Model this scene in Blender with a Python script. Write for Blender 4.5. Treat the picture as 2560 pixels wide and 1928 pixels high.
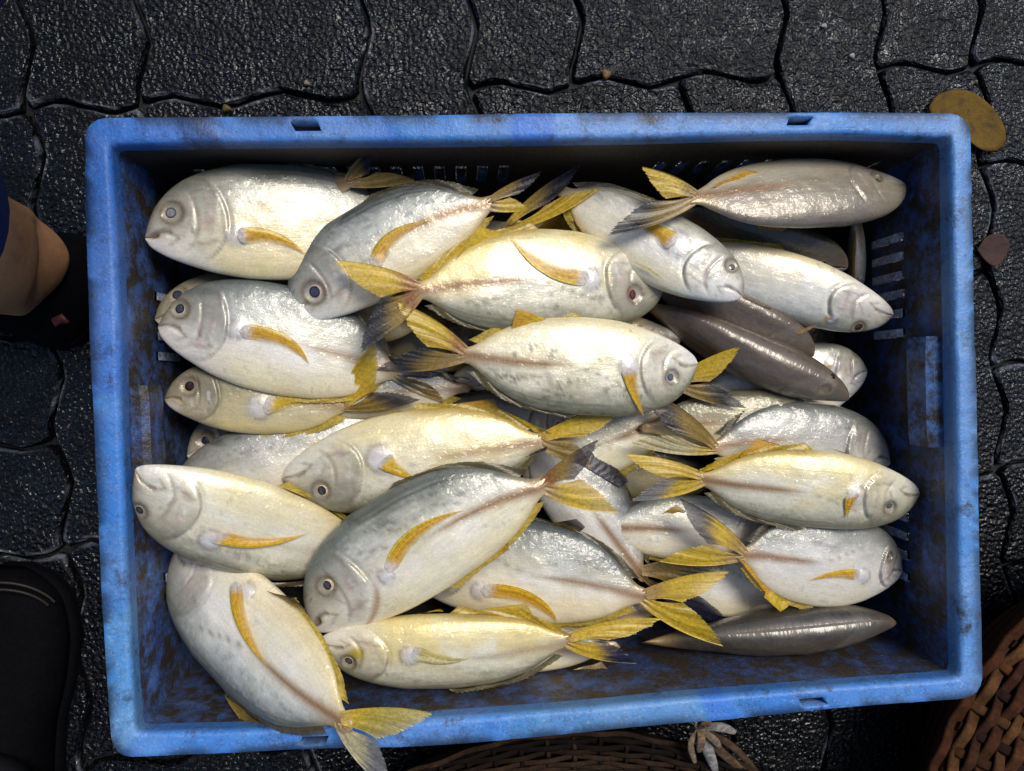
import bpy, math, random
import numpy as np
random.seed(7); rng = np.random.default_rng(7)
scene = bpy.context.scene
for o in list(bpy.data.objects): bpy.data.objects.remove(o)
COL = scene.collection

# ------------------------------------------------------------------ camera, world, sun, exposure
CAM = np.array([-0.06543594, 0.03582429, 0.67766225])
ROT = np.array([[0.99682269, -0.03092029, 0.07340611],
                [0.03218123, 0.99935306, -0.01605714],
                [-0.07286213, 0.01836842, 0.99717286]])      # rows: camera right, up, back
FPX = 1849.0
cd = bpy.data.cameras.new('camera'); cam = bpy.data.objects.new('camera', cd); COL.objects.link(cam)
from mathutils import Matrix
r0 = ROT[0] / np.linalg.norm(ROT[0]); r2 = ROT[2] - r0 * (ROT[2] @ r0); r2 /= np.linalg.norm(r2); r1 = np.cross(r2, r0)
cam.matrix_world = Matrix(((r0[0], r1[0], r2[0], CAM[0]), (r0[1], r1[1], r2[1], CAM[1]), (r0[2], r1[2], r2[2], CAM[2]), (0, 0, 0, 1)))
cd.sensor_width = 36.0; cd.sensor_fit = 'HORIZONTAL'; cd.lens = FPX / 2560.0 * 36.0
cd.clip_start = 0.02; cd.clip_end = 500
scene.camera = cam
SUN_EL, SUN_AZ = math.radians(60), math.radians(38)            # azimuth measured from +Y towards +X
w = bpy.data.worlds.new('World'); scene.world = w; w.use_nodes = True
nt = w.node_tree; nt.nodes.clear()
sky = nt.nodes.new('ShaderNodeTexSky'); sky.sky_type = 'NISHITA'; sky.sun_disc = False
sky.sun_elevation = SUN_EL; sky.sun_rotation = SUN_AZ; sky.air_density = 1.0; sky.dust_density = 1.2; sky.ozone_density = 1.0
bg = nt.nodes.new('ShaderNodeBackground'); bg.inputs['Strength'].default_value = 0.08
wo = nt.nodes.new('ShaderNodeOutputWorld')
nt.links.new(sky.outputs[0], bg.inputs[0]); nt.links.new(bg.outputs[0], wo.inputs[0])
sl = bpy.data.lights.new('sun', 'SUN'); sl.energy = 2.05; sl.angle = math.radians(24); sl.color = (1.0, 0.94, 0.83)
sun = bpy.data.objects.new('sun', sl); COL.objects.link(sun)
sd = np.array([math.sin(SUN_AZ) * math.cos(SUN_EL), math.cos(SUN_AZ) * math.cos(SUN_EL), math.sin(SUN_EL)])
from mathutils import Vector
sun.rotation_euler = Vector(sd).to_track_quat('Z', 'Y').to_euler(); sun.location = (0.4, 0.6, 2.5)
scene.view_settings.view_transform = 'Standard'; scene.view_settings.look = 'None'
scene.view_settings.exposure = 0.60; scene.view_settings.gamma = 1.0; scene.view_settings.use_curve_mapping = False
scene.render.engine = 'CYCLES'

# ------------------------------------------------------------------ helpers
K = 2560.0 / 2212.0
def at(px, py, z):
    d = ROT.T @ np.array([(px - 1280) / FPX, -(py - 964) / FPX, -1.0])
    k = (z - CAM[2]) / d[2]
    return CAM + d * k
def D(x, y, z): return at(x * K, y * K, z)
def ss(a, b, x):
    t = np.clip((x - a) / (b - a), 0, 1); return t * t * (3 - 2 * t)
def lerp(a, b, t):
    t = np.asarray(t)[..., None]; return a * (1 - t) + np.asarray(b, float) * t
def vnoise(x, y, seed):
    r = np.random.default_rng(seed); G = r.random((64, 64))
    xi = np.floor(x).astype(int); yi = np.floor(y).astype(int); fx = x - xi; fy = y - yi
    fx = fx * fx * (3 - 2 * fx); fy = fy * fy * (3 - 2 * fy)
    g = lambda i, j: G[i % 64, j % 64]
    return (g(xi, yi) * (1 - fx) + g(xi + 1, yi) * fx) * (1 - fy) + (g(xi, yi + 1) * (1 - fx) + g(xi + 1, yi + 1) * fx) * fy
def fbm(x, y, seed, n=3):
    s = 0; a = 0.5; t = 0
    for k in range(n): s = s + a * vnoise(x * 2 ** k, y * 2 ** k, seed + k); t += a; a *= 0.55
    return s / t
def tag(o, label=None, cat=None, group=None, kind=None):
    if label: o['label'] = label
    if cat: o['category'] = cat
    if group: o['group'] = group
    if kind: o['kind'] = kind
    return o
def empty(name, loc):
    o = bpy.data.objects.new(name, None); o.location = loc; o.empty_display_size = 0.02; COL.objects.link(o); return o
def mesh(name, V, F, mat, parent=None, col=None, fs=None, smooth=True, origin=None):
    """V (n,3) world coordinates; F list of faces; parent: unrotated Empty."""
    V = np.asarray(V, float)
    off = np.zeros(3)
    if parent is not None:
        p = parent
        while p is not None: off = off + np.array(p.location); p = p.parent
    elif origin is not None: off = np.asarray(origin, float)
    me = bpy.data.meshes.new(name)
    Vl = V - off
    if isinstance(F, np.ndarray):
        n, k = F.shape
        me.vertices.add(len(Vl)); me.vertices.foreach_set('co', Vl.astype(np.float32).ravel())
        me.loops.add(n * k); me.loops.foreach_set('vertex_index', F.astype(np.int32).ravel())
        me.polygons.add(n); me.polygons.foreach_set('loop_start', np.arange(0, n * k, k, dtype=np.int32))
        me.update(calc_edges=True); me.validate()
    else:
        me.from_pydata([tuple(v) for v in Vl], [], [tuple(f) for f in F])
    if smooth: me.polygons.foreach_set('use_smooth', np.ones(len(me.polygons), dtype=bool))
    if col is not None:
        c = np.ones((len(V), 4), np.float32); c[:, :3] = col
        a = me.attributes.new('col', 'FLOAT_COLOR', 'POINT'); a.data.foreach_set('color', c.ravel())
    if fs is not None:
        a = me.attributes.new('fs', 'FLOAT_VECTOR', 'POINT'); a.data.foreach_set('vector', np.asarray(fs, np.float32).ravel())
    me.update()
    o = bpy.data.objects.new(name, me)
    if mat: me.materials.append(mat)
    if parent is not None: o.parent = parent
    elif origin is not None: o.location = off
    COL.objects.link(o)
    return o
def grid_faces(nu, nv, closed_v=False, flip=False):
    i, j = np.meshgrid(np.arange(nu - 1), np.arange(nv if closed_v else nv - 1), indexing='ij')
    j2 = (j + 1) % nv
    F = np.stack([i * nv + j, (i + 1) * nv + j, (i + 1) * nv + j2, i * nv + j2], -1).reshape(-1, 4)
    return F[:, ::-1].copy() if flip else F
def resample(P, n):
    P = np.asarray(P, float); d = np.r_[0, np.cumsum(np.linalg.norm(np.diff(P, axis=0), axis=1))]
    t = np.linspace(0, d[-1], n) if np.isscalar(n) else np.asarray(n) * d[-1]
    return np.stack([np.interp(t, d, P[:, k]) for k in range(P.shape[1])], -1)
def smoothpoly(P, n, it=2):
    P = np.asarray(P, float)
    for _ in range(it):
        Q = [P[0]]
        for a, b in zip(P[:-1], P[1:]): Q += [a * .75 + b * .25, a * .25 + b * .75]
        Q.append(P[-1]); P = np.array(Q)
    return resample(P, n)
def tube(path, rad, nseg=8, flat=1.0, up=(0, 0, 1)):
    path = np.asarray(path, float); n = len(path)
    rad = np.full(n, rad) if np.isscalar(rad) else np.asarray(rad)
    T = np.gradient(path, axis=0); T /= np.linalg.norm(T, axis=1)[:, None]
    U = np.tile(np.asarray(up, float), (n, 1)); Sd = np.cross(T, U); Sd /= np.maximum(np.linalg.norm(Sd, axis=1), 1e-6)[:, None]
    U = np.cross(Sd, T)
    a = np.linspace(0, 2 * np.pi, nseg, endpoint=False)
    V = path[:, None] + Sd[:, None] * (np.cos(a) * 1.0)[None, :, None] * rad[:, None, None] + U[:, None] * (np.sin(a) * flat)[None, :, None] * rad[:, None, None]
    return V.reshape(-1, 3), grid_faces(n, nseg, True)

# ------------------------------------------------------------------ materials
def newmat(name):
    m = bpy.data.materials.new(name); m.use_nodes = True
    n = m.node_tree.nodes; l = m.node_tree.links
    return m, n, l, n['Principled BSDF']
def nd(n, t, **kw):
    x = n.new(t)
    for k, v in kw.items():
        if k in x.inputs: x.inputs[k].default_value = v
        else: setattr(x, k, v)
    return x
def noise(n, l, vec, scale, detail=3, rough=.6):
    x = nd(n, 'ShaderNodeTexNoise', Scale=scale, Detail=detail, Roughness=rough)
    if vec is not None: l.new(vec, x.inputs['Vector'])
    return x.outputs['Fac']
def ramp(n, l, fac, stops):
    r = n.new('ShaderNodeValToRGB'); e = r.color_ramp.elements
    while len(e) < len(stops): e.new(0.5)
    for q, (p, c) in zip(e, stops): q.position = p; q.color = (c, c, c, 1) if np.isscalar(c) else (*c, 1)
    l.new(fac, r.inputs[0]); return r.outputs[0]
def mix(n, l, fac, a, b, mode='MIX'):
    m = n.new('ShaderNodeMix'); m.data_type = 'RGBA'; m.blend_type = mode
    for s, v in ((m.inputs[0], fac), (m.inputs[6], a), (m.inputs[7], b)):
        if hasattr(v, 'is_linked'): l.new(v, s)
        elif np.isscalar(v): s.default_value = v
        else: s.default_value = (*v, 1)
    return m.outputs[2]
def bump(n, l, h, strength, dist, prev=None):
    b = nd(n, 'ShaderNodeBump', Strength=strength, Distance=dist); l.new(h, b.inputs['Height'])
    if prev is not None: l.new(prev, b.inputs['Normal'])
    return b.outputs[0]
def wpos(n): return n.new('ShaderNodeNewGeometry').outputs['Position']

def mat_body():
    m, n, l, p = newmat('fish_skin')
    c = nd(n, 'ShaderNodeAttribute', attribute_name='col').outputs['Color']
    v = nd(n, 'ShaderNodeAttribute', attribute_name='fs').outputs['Vector']
    mp = nd(n, 'ShaderNodeMapping'); mp.inputs['Scale'].default_value = (1, 2.2, 1); l.new(v, mp.inputs[0])
    st = nd(n, 'ShaderNodeMapping'); st.inputs['Scale'].default_value = (.45, 2.4, 1); l.new(v, st.inputs[0])
    f1 = noise(n, l, v, 620, 4, .75)
    f2 = noise(n, l, st.outputs[0], 120, 5, .72)
    vo = nd(n, 'ShaderNodeTexVoronoi', Scale=560); l.new(mp.outputs[0], vo.inputs['Vector']); mp.inputs['Scale'].default_value = (1, 1.15, 1)
    c1 = mix(n, l, 1.0, c, ramp(n, l, f1, [(.28, .90), (.72, 1.06)]), 'MULTIPLY')
    c2 = mix(n, l, 1.0, c1, ramp(n, l, f2, [(.30, .90), (.68, 1.05)]), 'MULTIPLY')
    c3 = mix(n, l, 1.0, c2, ramp(n, l, vo.outputs['Distance'], [(.15, 1.03), (.75, .93)]), 'MULTIPLY')
    l.new(c3, p.inputs['Base Color'])
    l.new(ramp(n, l, f2, [(.3, .26), (.7, .48)]), p.inputs['Roughness'])
    p.inputs['Metallic'].default_value = .16
    p.inputs['Specular IOR Level'].default_value = .55
    p.inputs['Coat Weight'].default_value = .5; p.inputs['Coat Roughness'].default_value = .07
    b = bump(n, l, vo.outputs['Distance'], .10, .0007)
    b = bump(n, l, f2, .20, .0012, b)
    gw = nd(n, 'ShaderNodeTexNoise', Scale=230, Detail=1.0, Roughness=.4); l.new(v, gw.inputs['Vector'])
    b2 = bump(n, l, gw.outputs['Fac'], 1.0, .0013, b)
    l.new(b, p.inputs['Normal']); l.new(b2, p.inputs['Coat Normal'])
    return m
def mat_fin():
    m, n, l, p = newmat('fin_membrane')
    c = nd(n, 'ShaderNodeAttribute', attribute_name='col').outputs['Color']
    f = noise(n, l, wpos(n), 420, 3)
    c1 = mix(n, l, 1.0, c, ramp(n, l, f, [(.3, .7), (.7, 1.2)]), 'MULTIPLY')
    l.new(c1, p.inputs['Base Color']); p.inputs['Roughness'].default_value = .36
    p.inputs['Coat Weight'].default_value = .15; p.inputs['Coat Roughness'].default_value = .15
    l.new(bump(n, l, f, .4, .001), p.inputs['Normal'])
    t = n.new('ShaderNodeBsdfTranslucent'); l.new(c1, t.inputs[0])
    mx = n.new('ShaderNodeMixShader'); mx.inputs[0].default_value = .26
    l.new(p.outputs[0], mx.inputs[1]); l.new(t.outputs[0], mx.inputs[2])
    al = nd(n, 'ShaderNodeAttribute', attribute_name='clear').outputs['Fac']
    tr = n.new('ShaderNodeBsdfTransparent'); m2 = n.new('ShaderNodeMixShader'); l.new(al, m2.inputs[0]); l.new(mx.outputs[0], m2.inputs[1]); l.new(tr.outputs[0], m2.inputs[2])
    mx = m2
    l.new(mx.outputs[0], n['Material Output'].inputs[0])
    return m
def mat_eye():
    m, n, l, p = newmat('eye_surface')
    c = nd(n, 'ShaderNodeAttribute', attribute_name='col').outputs['Color']
    f = noise(n, l, wpos(n), 500, 2)
    l.new(mix(n, l, 1.0, c, ramp(n, l, f, [(.3, .75), (.7, 1.15)]), 'MULTIPLY'), p.inputs['Base Color'])
    p.inputs['Roughness'].default_value = .12; p.inputs['Coat Weight'].default_value = .6; p.inputs['Coat Roughness'].default_value = .04
    return m
def mat_plastic(name, dirt, worn_or_glint, blue=(.022, .145, .51), dirtcol=(.016, .011, .007)):
    m, n, l, p = newmat(name)
    g = wpos(n)
    big = noise(n, l, g, 26, 8, .78); mid = noise(n, l, g, 70, 5, .7); fine = noise(n, l, g, 420, 3, .7)
    mp = nd(n, 'ShaderNodeMapping'); mp.inputs['Location'].default_value = (3, 5, 1); l.new(g, mp.inputs[0])
    wb = noise(n, l, mp.outputs[0], 14, 5, .62)
    c = mix(n, l, ramp(n, l, wb, [(.46 - worn_or_glint * .3, 0.), (.70, .50)]), blue, (.15, .27, .56))
    c = mix(n, l, ramp(n, l, mid, [(.55, 0.), (.75, .55)]), c, (.06, .22, .60))
    c = mix(n, l, ramp(n, l, fine, [(.58, 0.), (.8, .7)]), c, (.30, .37, .50))
    dm = ramp(n, l, big, [(.70 - dirt * .55, 0.), (.78 - dirt * .45, 1.)])
    dm2 = ramp(n, l, mid, [(.30, .15), (.62, 1.)] if dirt < .6 else [(.28, .22), (.56, 1.)] if dirt < 1.15 else [(.15, .6), (.40, 1.)])
    dd = mix(n, l, 1.0, dm, dm2, 'MULTIPLY')
    at_ = nd(n, 'ShaderNodeAttribute', attribute_name='col').outputs['Color']
    c = mix(n, l, 1.0, c, at_, 'MULTIPLY')
    c = mix(n, l, ramp(n, l, noise(n, l, mp.outputs[0], 38, 7, .68), [(.478, 0.), (.492, .42), (.506, 0.)]), c, (.03, .032, .04))
    c = mix(n, l, ramp(n, l, noise(n, l, g, 120, 6, .75), [(.60, 0.), (.70, .55)]), c, (.05, .045, .045))
    c = mix(n, l, dd, c, dirtcol)
    sp = ramp(n, l, noise(n, l, g, 190, 4, .7), [(.64, 0.), (.72, .75)])
    c = mix(n, l, sp, c, (.03, .03, .035))
    if dirt > .6: c = mix(n, l, ramp(n, l, noise(n, l, g, 330, 4, .8), [(.60, 0.), (.68, .6)]), c, (.10, .085, .07))
    l.new(c, p.inputs['Base Color'])
    l.new(ramp(n, l, fine, [(.3, .35), (.7, .65)]), p.inputs['Roughness'])
    b = bump(n, l, fine, .35, .0012); b = bump(n, l, mid, .35, .003, b); l.new(b, p.inputs['Normal'])
    return m
def mat_paver(name, base, rough0, rough1):
    m, n, l, p = newmat(name)
    g = wpos(n)
    f1 = noise(n, l, g, 290, 4, .7); f2 = noise(n, l, g, 30, 4); f3 = noise(n, l, g, 900, 2)
    oi = n.new('ShaderNodeObjectInfo').outputs['Random']
    c = mix(n, l, ramp(n, l, f1, [(.35, 0.), (.75, 1.)]), tuple(x * .65 for x in base), tuple(x * 1.5 for x in base))
    c = mix(n, l, ramp(n, l, f2, [(.3, .7), (.7, 0.)]), c, tuple(x * .55 for x in base))
    c = mix(n, l, 1.0, c, ramp(n, l, oi, [(0., .65), (1., 1.35)]), 'MULTIPLY')
    c = mix(n, l, ramp(n, l, noise(n, l, g, 480, 3, .7), [(.55, 0.), (.70, .85)]), c, (.030, .033, .044))
    ed = nd(n, 'ShaderNodeAttribute', attribute_name='worn_or_glint').outputs['Fac']
    c = mix(n, l, ed, c, (.11, .115, .135))  # pale bevels: edge wear, plus wet highlights along the joints put into the colour
    c = mix(n, l, ramp(n, l, noise(n, l, g, 160, 3, .8), [(.70, 0.), (.76, .7)]), c, (.10, .10, .11))
    l.new(c, p.inputs['Base Color'])
    l.new(ramp(n, l, f2, [(.3, rough0), (.7, rough1)]), p.inputs['Roughness'])
    p.inputs['Specular IOR Level'].default_value = .15
    vo = nd(n, 'ShaderNodeTexVoronoi', Scale=420); l.new(g, vo.inputs['Vector'])
    gr = nd(n, 'ShaderNodeTexNoise', Scale=260, Detail=1.0, Roughness=.35); l.new(g, gr.inputs['Vector'])
    b = bump(n, l, gr.outputs['Fac'], 1.0, .0032); b = bump(n, l, f2, .5, .003, b)
    l.new(b, p.inputs['Normal']); l.new(b, p.inputs['Coat Normal'])
    l.new(ramp(n, l, f2, [(.34, .36), (.60, .07)]), p.inputs['Coat Weight']); p.inputs['Coat Tint'].default_value = (.86, .92, 1, 1)
    l.new(ramp(n, l, f2, [(.35, .03), (.7, .09)]), p.inputs['Coat Roughness'])
    return m
def mat_simple(name, colr, rough=.6, nscale=200, amt=.5, bd=.001, spec=.4, bstr=.4):
    m, n, l, p = newmat(name)
    g = wpos(n); f = noise(n, l, g, nscale, 4, .65); f2 = noise(n, l, g, nscale * .15, 3)
    c = mix(n, l, ramp(n, l, f, [(.3, 0.), (.7, 1.)]), tuple(x * (1 - amt) for x in colr), tuple(min(1, x * (1 + amt * .7)) for x in colr))
    c = mix(n, l, 1.0, c, ramp(n, l, f2, [(.3, .8), (.7, 1.15)]), 'MULTIPLY')
    l.new(c, p.inputs['Base Color']); p.inputs['Roughness'].default_value = rough; p.inputs['Specular IOR Level'].default_value = spec
    l.new(bump(n, l, f, bstr, bd), p.inputs['Normal'])
    return m
def mat_attr(name, rough=.6, nscale=300, bd=.001, amt=(.7, 1.2), spec=.15):
    m, n, l, p = newmat(name)
    c = nd(n, 'ShaderNodeAttribute', attribute_name='col').outputs['Color']
    f = noise(n, l, wpos(n), nscale, 4, .65)
    l.new(mix(n, l, 1.0, c, ramp(n, l, f, [(.3, amt[0]), (.7, amt[1])]), 'MULTIPLY'), p.inputs['Base Color'])
    p.inputs['Roughness'].default_value = rough; p.inputs['Specular IOR Level'].default_value = spec
    l.new(bump(n, l, f, .5, bd), p.inputs['Normal'])
    return m
M_BODY, M_FIN, M_EYE = mat_body(), mat_fin(), mat_eye()
M_RIM = mat_plastic('blue_rim_plastic', .30, .42)
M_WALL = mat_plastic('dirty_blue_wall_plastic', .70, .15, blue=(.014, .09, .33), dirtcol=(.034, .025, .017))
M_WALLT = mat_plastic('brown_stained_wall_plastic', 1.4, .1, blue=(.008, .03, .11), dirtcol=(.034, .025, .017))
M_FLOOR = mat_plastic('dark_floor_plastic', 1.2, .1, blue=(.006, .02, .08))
M_LIP = mat_plastic('worn_blue_plastic', .60, .5, blue=(.04, .14, .40))
M_SILL = mat_simple('slot_light_plastic', (.40, .46, .60), .6, 260, .7, .002)  # pale tone paints in the outside light that falls on the slot sills
M_PAVER = mat_paver('wet_black_paver', (.0018, .0020, .0030), .35, .55)
M_JOINT = mat_simple('wet_joint_grit', (.005, .005, .006), .6, 300, .6, .003, .3)

# ------------------------------------------------------------------ ground and pavers
gv = [(-30, -30, -.0085), (30, -30, -.0085), (30, 30, -.0085), (-30, 30, -.0085)]
tag(mesh('ground', gv, [(0, 1, 2, 3)], M_JOINT, smooth=False), kind='structure')
pav = empty('pavement', (0, 0, 0)); tag(pav, kind='structure')
MOD = 0.0968; TH = math.radians(2.4); O = np.array([.0552, .2985])
def lat(i, j):
    i = np.asarray(i, float); j = np.asarray(j, float)
    tri = lambda t: 2 / np.pi * np.arcsin(.96 * np.sin(2 * np.pi * t))
    du = .085 * tri(j - .60 + .25); dv = .075 * tri(i - .25 + .25)
    u = (i + du) * MOD; v = (j + dv) * MOD
    return np.stack([O[0] + u * math.cos(TH) - v * math.sin(TH), O[1] + u * math.sin(TH) + v * math.cos(TH)], -1)
cells = [(-6, 0, 1, 2), (-5, 0, 1, 2), (-4, 0, 2, 1), (-4, 1, 2, 1), (-2, -1, 1, 2), (-2, 1, 1, 2), (-1, 0, 1, 2), (0, 0, 2, 1), (0, 1, 2, 1),
         (2, -1, 1, 2), (2, 1, 1, 2), (3, 0, 1, 2), (4, 0, 1, 2), (5, 0, 2, 1), (-4, -1, 2, 1), (-1, -1, 2, 1), (1, -2, 1, 2),
         (-7, -1, 2, 1), (-7, -2, 2, 1), (-7, -3, 2, 1), (-7, -4, 2, 1), (-7, -5, 2, 1), (-5, -2, 1, 2), (-5, -4, 1, 2), (-5, -6, 1, 2),
         (4, -1, 2, 1), (4, -3, 1, 2), (5, -3, 1, 2), (4, -4, 2, 1), (4, -5, 2, 1), (3, -2, 1, 2), (3, -4, 1, 2), (3, -6, 1, 2)]
# the first of the row-1 pair at (1, -1) is taken by a vertical block, keep the horizontal one a unit short
cells[15] = (-1, -1, 2, 1)
cells[16] = (1, -2, 1, 2)
used = {(i + a, j + b) for (i, j, W, H) in cells for a in range(W) for b in range(H)}
for j in range(5, -11, -1):
    for i in range(-10, 10):
        if (i, j) in used: continue
        if ((i + j) % 4 < 2) and (i + 1, j) not in used and i + 1 < 10: c = (i, j, 2, 1)
        elif (i, j - 1) not in used and j - 1 > -11: c = (i, j - 1, 1, 2)
        elif (i + 1, j) not in used and i + 1 < 10: c = (i, j, 2, 1)
        else: c = (i, j, 1, 1)
        cells.append(c); used |= {(c[0] + a, c[1] + b) for a in range(c[2]) for b in range(c[3])}
def paver(i, j, W, H):
    jit = rng.normal(0, .012, 2); hz = rng.normal(0, .0008); n = 14
    def loop(g):
        a = np.linspace(0, 1, n, endpoint=False)
        x0, x1, y0, y1 = i + g, i + W - g, j + g, j + H - g
        r = .05
        pts = []
        for k in range(4):
            A = [(x0, y0), (x1, y0), (x1, y1), (x0, y1)][k]; B = [(x1, y0), (x1, y1), (x0, y1), (x0, y0)][k]
            pts += [(A[0] + (B[0] - A[0]) * t, A[1] + (B[1] - A[1]) * t) for t in np.r_[.03, a[1:], .97]]
        P = lat(*(np.array(pts).T)); return P + jit * .02
    rings = [(.011, -.011), (.014, -.005), (.024, -.0014), (.036, .0003), (.06, 0.0)]
    V = []; 
    for g, z in rings:
        P = loop(g); wob = rng.normal(0, .0004, P.shape)
        V.append(np.c_[P + wob, np.full(len(P), z + hz) + rng.normal(0, .0002, len(P))])
    m = len(V[0]); V = np.concatenate(V)
    F = [tuple(f) for f in grid_faces(len(rings), m, True, True)]
    F.append(tuple(range((len(rings) - 1) * m, len(rings) * m)))
    return V, F
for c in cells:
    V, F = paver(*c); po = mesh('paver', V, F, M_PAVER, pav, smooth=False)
    nm_ = len(V) // 5; rg = np.repeat(np.arange(5), nm_)
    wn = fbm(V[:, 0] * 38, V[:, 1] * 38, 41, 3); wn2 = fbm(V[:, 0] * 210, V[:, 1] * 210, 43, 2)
    po.data.attributes.new('worn_or_glint', 'FLOAT', 'POINT').data.foreach_set('value', (np.isin(rg, (2, 3)) * ss(.50, .66, wn) * ss(.3, .6, wn2) * .9).astype(np.float32))

# ------------------------------------------------------------------ crate
RIM = .18
crate = empty('fish_crate', (0, 0, 0))
tag(crate, 'scuffed blue plastic crate heaped with fish standing on wet black pavers', 'crate')
out_s = {'top': [(224, 310), (262, 294), (400, 291), (700, 288), (900, 287), (1108, 284), (1112, 282), (1500, 280), (1800, 277), (2100, 279), (2330, 280), (2385, 284), (2413, 300)],
         'right': [(2413, 300), (2428, 345), (2432, 500), (2437, 700), (2440, 900), (2447, 1150), (2452, 1400), (2457, 1600), (2456, 1690), (2438, 1735)],
         'bottom': [(2438, 1735), (2400, 1748), (2200, 1764), (2000, 1780), (1720, 1810), (1450, 1836), (1180, 1860), (900, 1872), (600, 1882), (380, 1894), (325, 1899), (291, 1886)],
         'left': [(291, 1886), (274, 1840), (258, 1597), (250, 1440), (244, 1325), (233, 1099), (222, 854), (214, 601), (210, 400), (212, 335), (224, 310)]}
def rounded(sides, apex, r):
    out = {}
    names = ['top', 'right', 'bottom', 'left']
    for k, nm in enumerate(names):
        A, B = np.array(apex[k], float), np.array(apex[(k + 1) % 4], float); Pn, Nx = np.array(apex[k - 1], float), np.array(apex[(k + 2) % 4], float)
        u = (B - A) / np.linalg.norm(B - A); a0 = A + u * r; b0 = B - u * r
        pa = A + (Pn - A) / np.linalg.norm(Pn - A) * r; nb = B + (Nx - B) / np.linalg.norm(Nx - B) * r
        q1 = [pa * (1 - t) ** 2 + A * 2 * t * (1 - t) + a0 * t * t for t in np.linspace(.5, 1, 7)]
        q2 = [b0 * (1 - t) ** 2 + B * 2 * t * (1 - t) + nb * t * t for t in np.linspace(0, .5, 7)]
        L = np.linalg.norm(B - A); nn = np.array([-u[1], u[0]]); mids = []
        dev = [((np.array(p) - A) @ u / L, (np.array(p) - A) @ nn) for p in sides[nm]]
        for t in np.linspace(r / L, 1 - r / L, 26)[1:-1]:
            w = np.array([math.exp(-((t - d[0]) / .13) ** 2) for d in dev]); bow = (w * np.array([d[1] for d in dev])).sum() / w.sum()
            f = min(1, (t - r / L) / .12, (1 - r / L - t) / .12)
            mids.append(A + u * (t * L) + nn * bow * max(0, f))
        out[nm] = [tuple(p) for p in q1] + [tuple(p) for p in mids] + [tuple(p) for p in q2]
    return out
out_s = rounded({'top': [(400, 291), (900, 287), (1500, 280), (2100, 279)], 'right': [(2432, 500), (2440, 900), (2452, 1400)], 'bottom': [(2200, 1764), (1720, 1810), (1180, 1860), (600, 1884)], 'left': [(258, 1597), (244, 1325), (233, 1099), (222, 854), (214, 601)]},
                [(208, 292), (2427, 280), (2461, 1746), (277, 1900)], 62)
in_s = {'top': [(272, 362), (300, 360), (700, 355), (1100, 353), (1500, 347), (1700, 339), (2000, 335), (2360, 341), (2380, 347)],
        'right': [(2380, 347), (2381, 556), (2387, 827), (2393, 1189), (2397, 1461), (2402, 1669), (2398, 1694)],
        'bottom': [(2398, 1694), (2142, 1714), (1962, 1728), (1781, 1742), (1560, 1763), (1380, 1780), (1200, 1798), (828, 1818), (639, 1822), (451, 1830), (338, 1834)],
        'left': [(338, 1834), (330, 1805), (321, 1597), (310, 1325), (299, 1099), (298, 872), (290, 601), (276, 420), (272, 362)]}
in_s = rounded({'top': [(700, 355), (1100, 353), (1500, 347), (2000, 336)], 'right': [(2383, 556), (2388, 827), (2394, 1189), (2399, 1461)], 'bottom': [(2142, 1714), (1781, 1742), (1380, 1780), (828, 1818), (639, 1824)], 'left': [(322, 1597), (311, 1325), (301, 1099), (294, 760), (285, 540)]},
               [(272, 362), (2380, 343), (2403, 1696), (336, 1836)], 14)
SIDES = ['top', 'right', 'bottom', 'left']
notch = {'top': [(.212, .242), (.787, .816)], 'bottom': [(.183, .215), (.775, .805)], 'right': [], 'left': []}
rows = [(0, -.022), (0, -.005), (.02, -.0012), (.055, 0), (.25, 0), (.42, 0), (.60, 0), (.78, 0), (.90, -.0003), (.97, -.002), (1, -.006), (1.0, -.016)]
V = []; colr = []; marks = []
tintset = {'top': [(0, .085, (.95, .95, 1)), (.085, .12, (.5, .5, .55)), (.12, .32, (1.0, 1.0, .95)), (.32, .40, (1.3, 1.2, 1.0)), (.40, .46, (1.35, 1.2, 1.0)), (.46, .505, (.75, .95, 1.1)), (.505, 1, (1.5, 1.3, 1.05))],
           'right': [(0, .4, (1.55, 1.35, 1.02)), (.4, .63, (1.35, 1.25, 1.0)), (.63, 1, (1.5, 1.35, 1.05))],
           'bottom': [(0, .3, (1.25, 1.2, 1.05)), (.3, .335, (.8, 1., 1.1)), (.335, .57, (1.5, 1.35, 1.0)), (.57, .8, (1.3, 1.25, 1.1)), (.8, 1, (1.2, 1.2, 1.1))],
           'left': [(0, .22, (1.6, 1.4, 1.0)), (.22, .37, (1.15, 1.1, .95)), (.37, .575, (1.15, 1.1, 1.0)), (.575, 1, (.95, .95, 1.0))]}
colidx = []
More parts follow.
